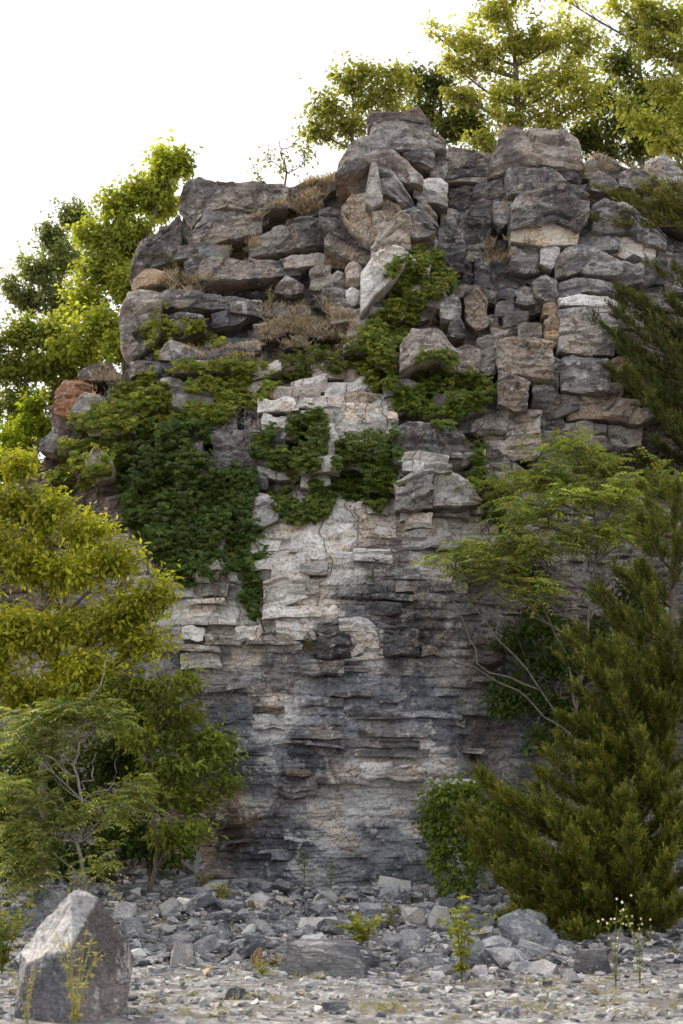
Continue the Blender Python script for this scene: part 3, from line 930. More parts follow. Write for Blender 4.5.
def add_leaves(lv, pts, dirs, kind, size, ca, cb, extra=None, pex=0.0):
    """leaves at twig points; pts (n,3), dirs (n,3) twig directions"""
    n = len(pts)
    if n == 0: return
    if kind == 'simple':
        d = unit(dirs * 0.5 + rdir(n) * 0.9 + np.array([0, 0, -0.25]))
        nn = unit(np.array([0, -0.15, 1.0]) + rdir(n) * 0.75)
        L = size * RNG.uniform(0.65, 1.25, n)
        lv.add(pts + rdir(n) * size * .3, d, nn, L, L * RNG.uniform(0.55, 0.85, n), mixcol(ca, cb, n, extra, pex, LG))
    elif kind == 'lance':
        d = unit(dirs * 0.6 + rdir(n) * 0.7 + np.array([0, 0, -0.25]))
        nn = unit(np.array([0, -0.2, 1.0]) + rdir(n) * 0.6)
        L = size * RNG.uniform(0.7, 1.3, n)
        lv.add(pts + rdir(n) * size * .3, d, nn, L, L * RNG.uniform(0.42, 0.62, n), mixcol(ca, cb, n, extra, pex, LG))
    elif kind == 'pinnate':
        rd = unit(dirs * np.array([1, 1, .3]) * 0.5 + rdir(n) * np.array([1, 1, .35]) + np.array([0, 0, 0.05]))
        RL = size * RNG.uniform(2.6, 4.2, n)
        side = unit(np.cross(rd, np.array([0, 0, 1.0])))
        col = mixcol(ca, cb, n, extra, pex, LG)
        m = 6
        for i in range(m):
            u = 0.22 + 0.78 * i / (m - 1)
            q = pts + rd * (RL * u)[:, None] + np.array([0, 0, -1]) * (RL * 0.28 * u * u)[:, None]
            for s in (-1, 1):
                dd = unit(side * s + rd * 0.45 + np.array([0, 0, -0.35]) + rdir(n) * 0.22)
                nn = unit(np.array([0, 0, 1.0]) + rdir(n) * 0.35)
                L = size * RNG.uniform(0.75, 1.15, n) * (1.0 - 0.25 * abs(u - .5))
                lv.add(q, dd, nn, L, L * 0.46, col * RNG.uniform(0.85, 1.15, (n, 1)))


DENS = 120
LG = np.array([1.30, 1.42, 1.3])


def clump_tree(name, label, cat, trunk, clumps, kind, size, ca, cb, bark=(.16, .13, .1), r0=0.07, dens=1.0, per=9, group=None,
               extra=None, pex=0.0, mat=None, twig_r=0.006, stems=None, up=0.25, flat=1.0, zbase=None, limbvis=1.0):
    """tree from a trunk path and foliage masses, all given as (px, py, distance[, half width px, half height px])"""
    tp = np.array([at(*p) for p in trunk])
    if zbase is not None: tp[0, 2] = zbase
    root = empty(name, tuple(tp[0]), label, cat, group)
    org = tp[0]
    wood = Buf(); limbs = Buf(); lv = Leaves()
    # smooth trunk
    t = np.linspace(0, 1, len(tp)); tf = np.linspace(0, 1, len(tp) * 4)
    tr = np.stack([np.interp(tf, t, tp[:, k]) for k in range(3)], -1)
    tr[1:-1] += 0.03 * RNG.normal(size=(len(tr) - 2, 3)) * np.array([1, 1, .3])
    tube(wood, tr - org, np.linspace(r0, r0 * 0.25, len(tr)), bark, 7)
    for st in (stems or []):
        s = np.array([at(*p) for p in st])
        tf2 = np.linspace(0, 1, len(s) * 3); t2 = np.linspace(0, 1, len(s))
        sp = np.stack([np.interp(tf2, t2, s[:, k]) for k in range(3)], -1)
        sp[1:] += 0.03 * RNG.normal(size=(len(sp) - 1, 3))
        tube(limbs, sp - org, np.linspace(r0 * 0.5, r0 * 0.12, len(sp)), bark, 5)
    for cl in clumps:
        c = at(*cl[:3]); mpp = cl[2] / FPX
        rx, rz = cl[3] * mpp * flat, cl[4] * mpp * flat
        ry = 0.8 * rx
        k = cl[5] if len(cl) > 5 else 1.0
        # limb start: trunk point below the mass
        zz = c[2] - 0.55 * np.linalg.norm((c - tr.mean(0))[:2]) - 0.2
        i0 = int(np.argmin(abs(tr[:, 2] - zz)))
        a = tr[i0]
        cc = (a + c) / 2 + np.array([0, 0, -0.15 * np.linalg.norm(c - a)]) + 0.1 * RNG.normal(size=3)
        limb = bez(a, cc, c, 9)
        rr = np.linspace(r0 * 0.42, r0 * 0.12, 9) * limbvis
        tube(limbs, limb - org, rr, bark, 5)
        nt = max(6, int(DENS * dens * k * (rx * rz) ** 0.75 / 0.5))
        u = rdir(nt) * (RNG.random(nt) ** 0.42)[:, None]
        ends = c + u * np.array([rx, ry, rz])
        st_ = limb[RNG.integers(4, 9, nt)]
        ln = np.linalg.norm(ends - st_, axis=1)[:, None]
        mm = (st_ + ends) / 2 + np.array([0, 0, 1.0]) * up * ln * 0.5 + 0.05 * RNG.normal(size=(nt, 3))
        for i in range(0, nt, 3):
            tube(limbs, bez(st_[i], mm[i], ends[i], 5) - org, np.linspace(twig_r * 1.6, twig_r * 0.5, 5), bark, 3)
        ns = max(2, nt // 14)
        ends[:ns] = c + unit(u[:ns] + np.array([0, -.1, .55])) * np.array([rx, ry, rz]) * RNG.uniform(1.1, 1.55, (ns, 1))
        f = (0.3 + 0.7 * RNG.random((nt, per)) ** 0.7)[..., None]
        q = (1 - f) ** 2 * st_[:, None] + 2 * f * (1 - f) * mm[:, None] + f * f * ends[:, None]
        q = q.reshape(-1, 3) + RNG.normal(size=(nt * per, 3)) * 0.07
        w0 = RNG.uniform(0, .55); g0 = RNG.uniform(.72, 1.2)
        ka = (np.array(ca) * (1 - w0) + np.array(cb) * w0) * g0; kb = (np.array(cb) * .75 + np.array(ca) * .25 * (1 - w0) + np.array(cb) * .25 * w0) * g0
        add_leaves(lv, q, np.repeat(unit(ends - st_), per, 0), kind, size, ka, kb, extra, pex)
    lb = lv.buf(); v, q, tt, cc_ = lb.arrays()
    nb = Buf(); nb.add(v - org, None, tt, cc_)
    wood.obj('trunk', M_BARK, root, True)
    limbs.obj('branches', M_BARK, root, True)
    nb.obj('crown', mat or M_LEAF, root)
    return root


def cedar(name, label, cat, trunk, tips, ca, cb, r0=0.09, sprays=34, size=0.12, group=None, zbase=None, droop=0.0, extra=2):
    size = size * .82
    tp = np.array([at(*p) for p in trunk])
    if zbase is not None: tp[0, 2] = zbase
    root = empty(name, tuple(tp[0]), label, cat, group)
    org = tp[0]
    wood = Buf(); limbs = Buf(); lv = Leaves()
    tf = np.linspace(0, 1, 24); t = np.linspace(0, 1, len(tp))
    tr = np.stack([np.interp(tf, t, tp[:, k]) for k in range(3)], -1)
    tube(wood, tr - org, np.linspace(r0, r0 * 0.2, 24), (.15, .11, .085), 7)
    tips = list(tips) + [(q[0] + RNG.normal() * 16, q[1] + abs(RNG.normal()) * 18, q[2] + RNG.normal() * .6, .8) for q in tips for _ in range(extra)]
    for tip in tips:
        e = at(*tip[:3])
        k = tip[3] if len(tip) > 3 else 1.0
        zz = e[2] - 0.5 * np.linalg.norm((e - tr.mean(0))[:2])
        a = tr[int(np.argmin(abs(tr[:, 2] - zz)))]
        ln = np.linalg.norm(e - a)
        mid = (a * .45 + e * .55) + np.array([0, 0, (-0.14 + droop) * ln])
        br = bez(a, mid, e, 10)
        tube(limbs, br - org, np.linspace(r0 * .35, .006, 10), (.16, .12, .09), 4)
        n = max(6, int(sprays * k * ln))
        f = 0.12 + 0.88 * RNG.random(n) ** 0.75
        ff = f * 9; i = np.clip(ff.astype(int), 0, 8); w = (ff - i)[:, None]
        p = br[i] * (1 - w) + br[i + 1] * w
        bd = unit(br[i + 1] - br[i])
        sd_ = unit(bd * 0.8 + rdir(n) * 0.6 + np.array([0, 0, 0.6]))
        sl = RNG.uniform(0.16, 0.42, n) * (1.15 - 0.5 * f)
        p = p + rdir(n) * 0.05
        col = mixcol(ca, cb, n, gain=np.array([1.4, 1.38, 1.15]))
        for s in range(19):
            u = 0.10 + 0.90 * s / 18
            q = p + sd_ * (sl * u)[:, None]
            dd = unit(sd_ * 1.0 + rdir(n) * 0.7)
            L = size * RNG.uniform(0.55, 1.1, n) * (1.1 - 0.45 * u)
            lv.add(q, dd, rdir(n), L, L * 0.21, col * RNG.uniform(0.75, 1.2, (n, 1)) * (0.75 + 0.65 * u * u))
    v, q, tt, cc_ = lv.buf(0.0).arrays()
    nb = Buf(); nb.add(v - org, None, tt, cc_)
    wood.obj('trunk', M_BARK, root, True)
    limbs.obj('branches', M_BARK, root, True)
    nb.obj('crown', M_CEDAR, root)
    return root


def base_on_ground(px, d):
    p = at(px, 900, d)
    return float(gz(p[0], p[1])) - 0.03


def base_on_hill(px, d):
    p = at(px, 300, d)
    h = hit_down(p[0], p[1])
    return (h.z if h else 8.0) - 0.05


# ---- trees left of the cliff, behind
YG1, YG2 = (.20, .22, .05), (.34, .34, .07)
clump_tree('poplar_tree', 'tall yellow-green leafy tree rising behind the left edge of the cliff', 'tree',
           [(140, 400, 31), (140, 330, 31), (150, 230, 31), (165, 160, 31)],
           [(165, 165, 31, 28, 24), (160, 205, 31.5, 28, 24), (140, 255, 31.5, 30, 24), (185, 160, 31, 12, 16), (150, 190, 31, 34, 24), (115, 205, 31, 24, 20), (130, 235, 31, 40, 28), (90, 235, 31, 24, 20), (100, 270, 31, 34, 26),
            (130, 285, 30.5, 34, 28), (80, 300, 31, 30, 24), (100, 325, 30.5, 40, 26), (120, 345, 30, 24, 22), (70, 345, 30.5, 30, 22)],
           'simple', .13, YG1, YG2, r0=.13, dens=1.0, per=13, mat=M_LEAFT, zbase=base_on_hill(140, 31), group='trees behind the cliff')
clump_tree('hillside_tree', 'hazy grey-green tree left of the tall yellow-green tree', 'tree',
           [(60, 420, 38), (62, 330, 38), (60, 230, 38)],
           [(75, 215, 38, 26, 18), (50, 235, 38, 22, 18), (35, 270, 38, 28, 22), (65, 260, 38, 30, 26), (25, 300, 38, 24, 20), (60, 300, 38, 34, 24), (8, 285, 38, 12, 12)],
           'simple', .125, (.12, .145, .07), (.22, .23, .11), r0=.14, dens=.85, per=13, mat=M_LEAFT, zbase=base_on_hill(60, 38), group='trees behind the cliff')
clump_tree('hillside_tree', 'low olive-green tree at the left frame edge below the hazy tree', 'tree',
           [(25, 460, 31), (25, 400, 31), (30, 330, 31)],
           [(20, 335, 31, 30, 22), (55, 330, 31, 26, 20), (10, 370, 31, 26, 26), (45, 365, 31, 34, 24), (80, 370, 31, 24, 20), (20, 405, 31, 30, 22), (60, 395, 31.5, 26, 20), (-15, 350, 31, 24, 34), (100, 350, 32, 16, 16), (-20, 410, 31, 24, 30), (20, 440, 30.5, 34, 22), (60, 425, 31.5, 26, 16), (-5, 465, 30, 34, 22), (30, 470, 29.5, 24, 16)],
           'simple', .12, (.11, .13, .04), (.25, .25, .06), r0=.1, dens=.95, per=13, mat=M_LEAFT, zbase=base_on_hill(25, 31), group='trees behind the cliff')
clump_tree('hillside_bush', 'small bright green bush beside the reddish rock on the shoulder', 'bush',
           [(34, 470, 28.5), (34, 440, 28.5), (35, 410, 28.5)],
           [(35, 405, 28.5, 16, 12), (28, 425, 28.5, 20, 14), (42, 428, 28.5, 14, 14), (8, 440, 28.5, 20, 14)],
           'simple', .12, (.16, .2, .02), (.27, .3, .03), r0=.04, dens=1.0, per=10, mat=M_LEAFT, zbase=base_on_hill(34, 28.5), group='trees behind the cliff')

# ---- trees on top
TG1, TG2 = (.24, .24, .075), (.42, .38, .12)
clump_tree('sapling', 'thin wispy sapling on the cliff edge, leftmost of the hilltop trees', 'sapling',
           [(288, 190, 30), (285, 165, 30), (280, 140, 30)],
           [(268, 158, 30, 12, 10, .5), (285, 165, 30, 14, 10, .6), (300, 135, 30, 12, 12, .4), (255, 172, 30, 8, 6, .4), (310, 155, 30, 14, 14, .6)],
           'simple', .10, (.12, .12, .05), (.22, .2, .07), r0=.035, dens=0.50, per=6, mat=M_LEAFT, zbase=base_on_hill(288, 30), group='hilltop trees', flat=1.22)
clump_tree('hilltop_tree', 'loose yellow-green tree above the left part of the overhang', 'tree',
           [(350, 190, 33), (352, 140, 33), (350, 80, 33)],
           [(350, 80, 33, 26, 18), (325, 105, 33, 22, 18), (375, 95, 33, 26, 20), (345, 125, 33, 36, 18), (315, 130, 33, 14, 14), (400, 80, 33, 20, 16), (370, 70, 33, 16, 10), (395, 115, 33, 24, 20)],
           'simple', .125, (.17, .175, .055), (.31, .285, .08), r0=.09, dens=0.56, per=12, mat=M_LEAFT, zbase=base_on_hill(350, 33), group='hilltop trees', flat=1.22)
clump_tree('hilltop_tree', 'dark green tree behind the topmost cap rock', 'tree',
           [(445, 190, 36), (440, 130, 36), (440, 80, 36)],
           [(435, 85, 36, 28, 20), (465, 110, 36, 26, 24), (420, 110, 36, 24, 20), (450, 130, 36, 36, 18), (480, 130, 36, 20, 18), (410, 80, 36, 16, 14)],
           'simple', .13, (.07, .085, .035), (.15, .155, .055), r0=.1, dens=0.62, per=12, mat=M_LEAFT, zbase=base_on_hill(445, 36), group='hilltop trees', flat=1.22)
clump_tree('hilltop_tree', 'tall sparse golden-green tree in the middle of the hilltop', 'tree',
           [(520, 190, 34), (518, 120, 34), (515, 50, 34), (505, 0, 34)],
           [(500, 10, 34, 30, 20), (465, 35, 34, 26, 18), (480, 60, 34, 32, 20), (520, 45, 34, 34, 24), (555, 35, 34, 34, 24), (575, 70, 34, 32, 22), (535, 85, 34, 34, 22), (500, 95, 34, 28, 18),
            (450, 60, 34, 16, 14), (590, 40, 34, 22, 20), (560, 110, 34, 36, 18), (520, -15, 34, 34, 20), (455, 95, 34, 18, 14), (510, 120, 34, 26, 12), (480, 140, 34, 24, 12), (545, 135, 34, 34, 12), (590, 95, 34, 26, 16), (430, 30, 34, 14, 10, .5)],
           'simple', .13, TG1, TG2, r0=.12, dens=0.50, per=12, mat=M_LEAFT, zbase=base_on_hill(520, 34), group='hilltop trees', flat=1.22)
clump_tree('hilltop_tree', 'dark leafy tree on the hilltop at the right frame edge', 'tree',
           [(640, 200, 35), (640, 130, 35), (640, 50, 35)],
           [(620, 60, 35, 26, 22), (645, 90, 35, 32, 24), (620, 120, 35, 30, 22), (660, 130, 35, 30, 24), (590, 130, 35, 24, 18), (640, 30, 35, 24, 20), (680, 100, 35, 26, 34), (600, 95, 35, 18, 18), (600, 150, 35, 26, 14), (640, 150, 35, 28, 14), (575, 140, 35, 16, 14)],
           'simple', .13, (.07, .085, .03), (.16, .165, .05), r0=.12, dens=0.62, per=12, mat=M_LEAFT, zbase=base_on_hill(640, 35), group='hilltop trees', flat=1.22)
clump_tree('hilltop_tree', 'bright yellow-green tree overhanging the upper right corner', 'tree',
           [(715, 200, 31), (712, 120, 31), (705, 40, 31)],
           [(665, 20, 31, 28, 18), (640, 5, 31, 26, 10), (685, 55, 31, 28, 22), (650, 45, 31, 24, 14), (670, 90, 31, 26, 18), (640, 120, 31, 22, 16), (690, 120, 31, 30, 22), (610, 2, 31, 26, 8, .6), (700, 10, 31, 34, 24), (665, 145, 31, 24, 12), (625, 100, 31, 16, 12, .6), (560, -4, 31, 26, 6, .5)],
           'simple', .13, YG1, TG2, r0=.12, dens=0.56, per=13, mat=M_LEAFT, zbase=base_on_hill(715, 31), group='hilltop trees', flat=1.22)

# ---- left foreground trees and shrubs
clump_tree('ash_tree', 'bright yellow-green leafy tree in front of the vine, left of the wall', 'tree',
           [(40, 885, 22.6), (45, 780, 22.6), (60, 650, 22.5), (50, 540, 22.5), (25, 470, 22.4)],
           [(18, 462, 22.3, 26, 16), (8, 500, 22.3, 34, 24), (48, 512, 22.3, 38, 26), (90, 530, 22.3, 34, 22), (120, 555, 22.3, 32, 22), (75, 570, 22.2, 44, 28), (20, 560, 22.2, 42, 34),
            (140, 600, 22.2, 38, 26), (165, 590, 22.2, 14, 22), (110, 620, 22.1, 46, 26), (50, 630, 22.1, 46, 30), (5, 630, 22.1, 34, 36), (150, 640, 22.1, 34, 20), (85, 665, 22.1, 44, 22),
            (20, 690, 22.1, 40, 26), (60, 700, 22.3, 44, 26), (-20, 540, 22.3, 30, 60), (-20, 660, 22.3, 30, 60)],
           'lance', .11, (.14, .155, .02), (.40, .365, .035), r0=.09, dens=1.25, per=10, zbase=base_on_ground(40, 22.6), group='shrubby trees at the cliff foot')
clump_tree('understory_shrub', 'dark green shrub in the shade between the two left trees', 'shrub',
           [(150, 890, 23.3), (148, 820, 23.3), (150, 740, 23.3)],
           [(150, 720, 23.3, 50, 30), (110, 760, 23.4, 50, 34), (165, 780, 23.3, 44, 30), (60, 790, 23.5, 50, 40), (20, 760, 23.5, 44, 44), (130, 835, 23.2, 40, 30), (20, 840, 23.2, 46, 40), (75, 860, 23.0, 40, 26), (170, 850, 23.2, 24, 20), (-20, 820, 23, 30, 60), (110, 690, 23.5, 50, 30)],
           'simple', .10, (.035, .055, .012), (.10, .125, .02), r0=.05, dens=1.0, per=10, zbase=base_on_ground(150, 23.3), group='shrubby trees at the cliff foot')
clump_tree('sumac_tree', 'small pale-barked tree with drooping grey-green leaves behind the large boulder', 'tree',
           [(84, 892, 20.6), (82, 830, 20.6), (76, 770, 20.6), (80, 720, 20.6), (95, 690, 20.6)],
           [(75, 705, 20.6, 44, 14), (40, 720, 20.6, 36, 14), (110, 715, 20.5, 30, 12), (20, 745, 20.5, 30, 14), (60, 742, 20.4, 26, 10, .6), (15, 790, 20.4, 34, 18), (25, 835, 20.3, 34, 20), (55, 810, 20.3, 30, 14, .7), (115, 805, 20.4, 34, 14),
            (140, 790, 20.4, 24, 14), (100, 860, 20.4, 20, 14, .5), (15, 870, 20.2, 26, 24), (50, 775, 20.6, 20, 10, .5)],
           'pinnate', .085, (.14, .165, .05), (.30, .31, .10), bark=(.33, .31, .28), r0=.03, dens=.85, per=3, up=.4, zbase=base_on_ground(84, 20.6), extra=(.34, .32, .08), pex=.06,
           stems=[[(80, 800, 20.6), (60, 765, 20.4), (30, 745, 20.3)], [(80, 815, 20.6), (50, 795, 20.4), (22, 800, 20.3)], [(82, 790, 20.6), (92, 775, 20.4), (98, 750, 20.4)], [(84, 800, 20.6), (110, 790, 20.4), (118, 760, 20.4)], [(90, 700, 20.6), (104, 680, 20.5), (112, 650, 20.5)]],
           group='shrubby trees at the cliff foot')
clump_tree('redbud_tree', 'green layered small tree spreading against the lower left wall', 'tree',
           [(152, 895, 22.0), (155, 850, 22.0), (150, 780, 22.0), (158, 700, 22.0)],
           [(160, 690, 22, 46, 14), (190, 680, 22, 20, 8), (170, 715, 22, 44, 12), (140, 735, 22, 36, 14), (195, 740, 22, 40, 13), (225, 745, 22, 22, 12), (180, 765, 22, 48, 14), (225, 780, 22, 20, 12),
            (150, 790, 22, 36, 14), (195, 800, 22, 30, 10), (195, 830, 21.6, 26, 10), (170, 835, 21.6, 26, 12), (125, 690, 22, 30, 14)],
           'lance', .10, (.075, .10, .014), (.20, .215, .03), r0=.045, dens=1.25, per=9, up=.15, zbase=base_on_ground(152, 22.0), group='shrubby trees at the cliff foot')

# ---- right foreground
clump_tree('sumac_tree', 'umbrella-shaped tree with drooping yellow-green leaflets against the right wall', 'tree',
           [(575, 890, 23.6), (572, 800, 23.6), (578, 700, 23.6), (590, 610, 23.6), (600, 540, 23.6), (585, 470, 23.5)],
           [(570, 445, 23.5, 40, 12), (600, 465, 23.5, 36, 14), (545, 475, 23.4, 36, 12), (575, 495, 23.3, 44, 14), (620, 490, 23.5, 30, 14), (530, 510, 23.3, 36, 13), (505, 535, 23.2, 38, 12), (470, 548, 23.2, 32, 12), (440, 560, 23.2, 20, 8, .7),
            (490, 565, 23.1, 40, 12), (540, 545, 23.3, 34, 12), (525, 585, 23.2, 30, 10), (610, 525, 23.5, 36, 14), (665, 480, 23.8, 26, 18), (650, 515, 23.8, 26, 14), (580, 540, 23.4, 30, 10), (490, 490, 24.2, 24, 14, .6), (520, 480, 24.0, 22, 12, .7)],
           'pinnate', .098, (.18, .22, .06), (.36, .37, .115), bark=(.17, .15, .125), r0=.045, dens=.62, per=3, up=.4, extra=(.46, .42, .09), pex=.10, zbase=base_on_ground(575, 23.6),
           stems=[[(578, 720, 23.6), (560, 640, 23.5), (530, 590, 23.3), (500, 550, 23.2)], [(576, 740, 23.6), (520, 690, 23.4), (450, 660, 23.2), (390, 630, 23.2)], [(570, 730, 23.6), (520, 660, 23.4), (470, 600, 23.2), (455, 560, 23.2)], [(590, 620, 23.6), (615, 560, 23.6), (640, 520, 23.7)], [(540, 690, 23.5), (480, 670, 23.3), (462, 620, 23.2), (440, 580, 23.2)]],
           group='shrubby trees at the cliff foot')
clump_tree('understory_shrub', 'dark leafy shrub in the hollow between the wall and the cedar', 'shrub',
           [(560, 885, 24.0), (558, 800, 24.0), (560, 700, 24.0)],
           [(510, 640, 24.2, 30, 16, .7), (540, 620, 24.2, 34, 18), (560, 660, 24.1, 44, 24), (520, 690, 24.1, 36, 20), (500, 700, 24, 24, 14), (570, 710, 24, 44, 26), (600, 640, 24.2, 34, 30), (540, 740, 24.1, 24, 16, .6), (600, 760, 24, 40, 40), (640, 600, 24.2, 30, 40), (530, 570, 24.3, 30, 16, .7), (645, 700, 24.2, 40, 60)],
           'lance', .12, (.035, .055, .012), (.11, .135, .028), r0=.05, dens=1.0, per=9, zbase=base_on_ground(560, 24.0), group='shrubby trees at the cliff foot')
clump_tree('hackberry_bush', 'light green bush at the wall foot left of the cedar', 'bush',
           [(470, 895, 22.6), (468, 850, 22.6), (465, 800, 22.6)],
           [(440, 795, 22.6, 24, 14), (465, 790, 22.5, 28, 14), (430, 820, 22.6, 16, 18), (455, 825, 22.5, 34, 20), (500, 800, 22.4, 28, 18), (440, 855, 22.5, 18, 20), (475, 850, 22.4, 26, 20), (500, 840, 22.3, 30, 22), (460, 880, 22.4, 22, 12), (520, 815, 22.3, 24, 24)],
           'lance', .10, (.09, .125, .016), (.22, .255, .035), r0=.03, dens=1.1, per=8, zbase=base_on_ground(470, 22.6), group='shrubby trees at the cliff foot')
rc = random.Random(3)
CED1, CED2 = (.045, .062, .012), (.135, .145, .022)
tips = [(592, 598, 21, 1), (566, 640, 21, 1), (612, 570, 21.2, 1), (640, 520, 21.5, 1), (668, 490, 21.6, 1), (600, 650, 20.6, 1), (575, 690, 20.6, 1), (640, 570, 21, 1), (680, 540, 21, 1), (630, 620, 20.4, 1), (660, 640, 20.2, 1), (620, 680, 20.2, 1), (590, 720, 20.2, 1), (660, 700, 20, 1), (700, 600, 20.5, 1), (700, 480, 21.8, 1), (650, 480, 22.4, 1), (640, 545, 22.2, 1), (610, 620, 22, 1), (690, 660, 20, 1), (640, 740, 19.8, 1)]
cedar('cedar_tree', 'tall dark olive cedar at the right frame edge', 'tree', [(668, 905, 21.6), (668, 760, 21.6), (672, 600, 21.6), (676, 470, 21.8)], tips, CED1, CED2, zbase=base_on_ground(668, 21.6), sprays=60, extra=2, group='cedars on the right')
tips = [(480, 778, 20.6, 1.0), (560, 742, 20.4, 1), (540, 775, 20.3, 1), (508, 800, 20.2, 1), (605, 740, 20.2, 1), (640, 745, 20.2, 1), (670, 750, 20.2, 1), (520, 835, 20.0, 1), (500, 870, 20.0, 1), (530, 880, 19.8, 1), (545, 915, 19.7, 1), (575, 930, 19.6, 1), (610, 945, 19.6, 1), (645, 950, 19.6, 1), (680, 950, 19.6, 1), (560, 810, 19.7, 1), (590, 790, 19.6, 1), (620, 800, 19.4, 1), (570, 860, 19.4, 1), (600, 850, 19.3, 1), (640, 840, 19.2, 1), (600, 900, 19.2, 1), (640, 890, 19.1, 1), (670, 860, 19.2, 1), (690, 900, 19.2, 1), (680, 800, 19.4, 1), (560, 890, 19.5, 1), (535, 850, 19.8, 1), (650, 780, 19.6, 1), (585, 820, 19.5, 1), (620, 870, 19.1, 1), (580, 770, 20, 1), (700, 830, 19.4, 1), (625, 925, 19.3, 1), (560, 950, 19.0, 1), (600, 962, 18.8, 1), (640, 968, 18.7, 1), (680, 968, 18.7, 1), (530, 930, 19.3, 1), (485, 830, 20.2, .8), (470, 812, 20.6, .6), (498, 800, 20.4, 1), (515, 905, 19.6, 1)]
cedar('cedar_tree', 'broad spreading cedar bush on the rubble at lower right', 'tree', [(628, 955, 20.6), (628, 900, 20.6), (632, 820, 20.6), (640, 750, 20.6)], tips, (.05, .068, .012), (.155, .16, .022), zbase=base_on_ground(628, 20.6), sprays=75, group='cedars on the right')
tips = [(592, 318, 25.0, .5), (612, 335, 25, .7), (618, 288, 25, .6), (632, 300, 25, .8), (606, 368, 24.9, .6), (620, 350, 24.9, 1), (650, 330, 24.8, 1), (640, 372, 24.8, 1), (655, 395, 24.8, 1), (670, 300, 24.8, 1), (680, 350, 24.6, 1), (648, 265, 25, .5), (668, 425, 24.8, 1), (655, 445, 24.8, 1), (640, 460, 24.8, .9), (685, 400, 24.6, 1), (690, 450, 24.6, 1), (675, 270, 25, .8), (690, 330, 24.6, 1)]
hp = at(735, 470, F(735, 470)); hh = hit_front(hp[0], hp[2])[0]
cedar('cedar_tree', 'dark cedar reaching in from the right over the upper blocks', 'tree', [(735, 478, float(hh.y) if hh else 26), (728, 440, 25.4), (722, 350, 25.2), (718, 240, 25.2), (715, 170, 25.3)], tips, (.035, .05, .014), (.10, .115, .024), zbase=None, sprays=60, extra=1, group='cedars on the right')
tips = [(598, 190, 26, .5), (615, 200, 26, .6), (640, 185, 26, .7), (632, 198, 26, .8), (660, 205, 26, .8), (676, 185, 26, .9), (655, 180, 26, .6), (690, 200, 26, .9), (680, 165, 26, .6)]
hp = at(725, 235, F(725, 235)); hh = hit_front(hp[0], hp[2])[0]
cedar('cedar_tree', 'thin olive cedar boughs over the top right ledges', 'tree', [(725, 235, float(hh.y) if hh else 27), (722, 215, 26.2), (718, 170, 26.2)], tips, (.07, .08, .02), (.16, .155, .035), r0=.05, sprays=45, extra=1, group='cedars on the right')


# ------------------------------------------------------------------ creeper vine on the face
def vine(label, poly, dens, ca, cb, hang=(0.02, 0.22), extra=(.30, .12, .03), pex=.002, size=.085, stems=6):
    p = np.array(poly, float)
    x0, y0, x1, y1 = p[:, 0].min() - 6, p[:, 1].min() - 6, p[:, 0].max() + 6, p[:, 1].max() + 8
    area = (x1 - x0) * (y1 - y0)
    n = int(area * dens)
    sx = RNG.uniform(x0, x1, n); sy = RNG.uniform(y0, y1, n)
    wx = sx + 7 * vnoise(sx / 13, sy / 13, 4.4) + 4 * vnoise(sx / 5, sy / 5, 9.4)
    wy = sy + 7 * vnoise(sx / 13, sy / 13, 14.4) + 4 * vnoise(sx / 5, sy / 5, 19.4)
    ok = in_poly(wx, wy, poly) & (fbm(sx / 20, sy / 16, 2.2, 3) > -0.33)
    sx, sy, wx, wy = sx[ok], sy[ok], wx[ok], wy[ok]
    W = at(sx, sy, F(sx, sy))
    pts, nor = [], []
    for q in W:
        h, nn = hit_front(q[0], q[2])
        if h is None: continue
        if nn.y > 0: nn = -nn
        pts.append(h); nor.append(nn)
    P = np.array([tuple(k) for k in pts]); N = np.array([tuple(k) for k in nor])
    org = np.array([P[:, 0].mean(), P[:, 1].min(), P[:, 2].min()])
    root = empty('creeper_vine', tuple(org), label, 'vine', 'creeper on the cliff')
    n = len(P)
    outw = unit(N * 0.5 + np.array([0, -1.0, 0.25]))
    thick = fbm(P[:, 0] * 2.2, 3.3, P[:, 2] * 2.2, 3) * 0.5 + 0.5
    o = RNG.uniform(0, 1, n) ** 1.5 * (hang[0] + (hang[1] - hang[0]) * 2 * thick)
    B = P + outw * (o + 0.015)[:, None]
    lv = Leaves()
    col = mixcol(ca, cb, n, extra, pex)
    base = unit(np.array([0, -0.55, -0.8]) + rdir(n) * 0.5)
    side = unit(np.cross(base, np.array([0, -1.0, 0.3])))
    for k, a in enumerate((-0.95, -0.4, 0.1, 0.55, 1.1)):
        d = unit(base * math.cos(a) + side * math.sin(a) + rdir(n) * 0.12)
        nn = unit(np.array([0, -0.85, 0.75]) + rdir(n) * 0.45)
        L = size * RNG.uniform(0.65, 1.1, n)
        lv.add(B, d, nn, L, L * 0.52, col * RNG.uniform(0.85, 1.15, (n, 1)))
    v, q_, t, c = lv.buf(0.12).arrays()
    nb = Buf(); nb.add(v - org, None, t, c)
    st = Buf()
    for k in range(stems):
        i = RNG.integers(0, n)
        q = P[i] + np.array([0, -.04, 0])
        path = [q]
        for s in range(14):
            x = path[-1][0] + RNG.normal() * 0.05; z = path[-1][2] - 0.085
            h, _n = hit_front(x, z)
            if h is None: break
            y = min(h.y - 0.03, path[-1][1] + 0.08)
            path.append(np.array([x, y, z]))
        if len(path) > 3:
            tube(st, np.array(path) - org, np.linspace(.012, .006, len(path)), (.20, .16, .12), 4)
    if st.n: tag(st.obj('stems', M_BARK, root, True), kind='stuff')
    nb.obj('leaves', M_LEAF, root)
    return root


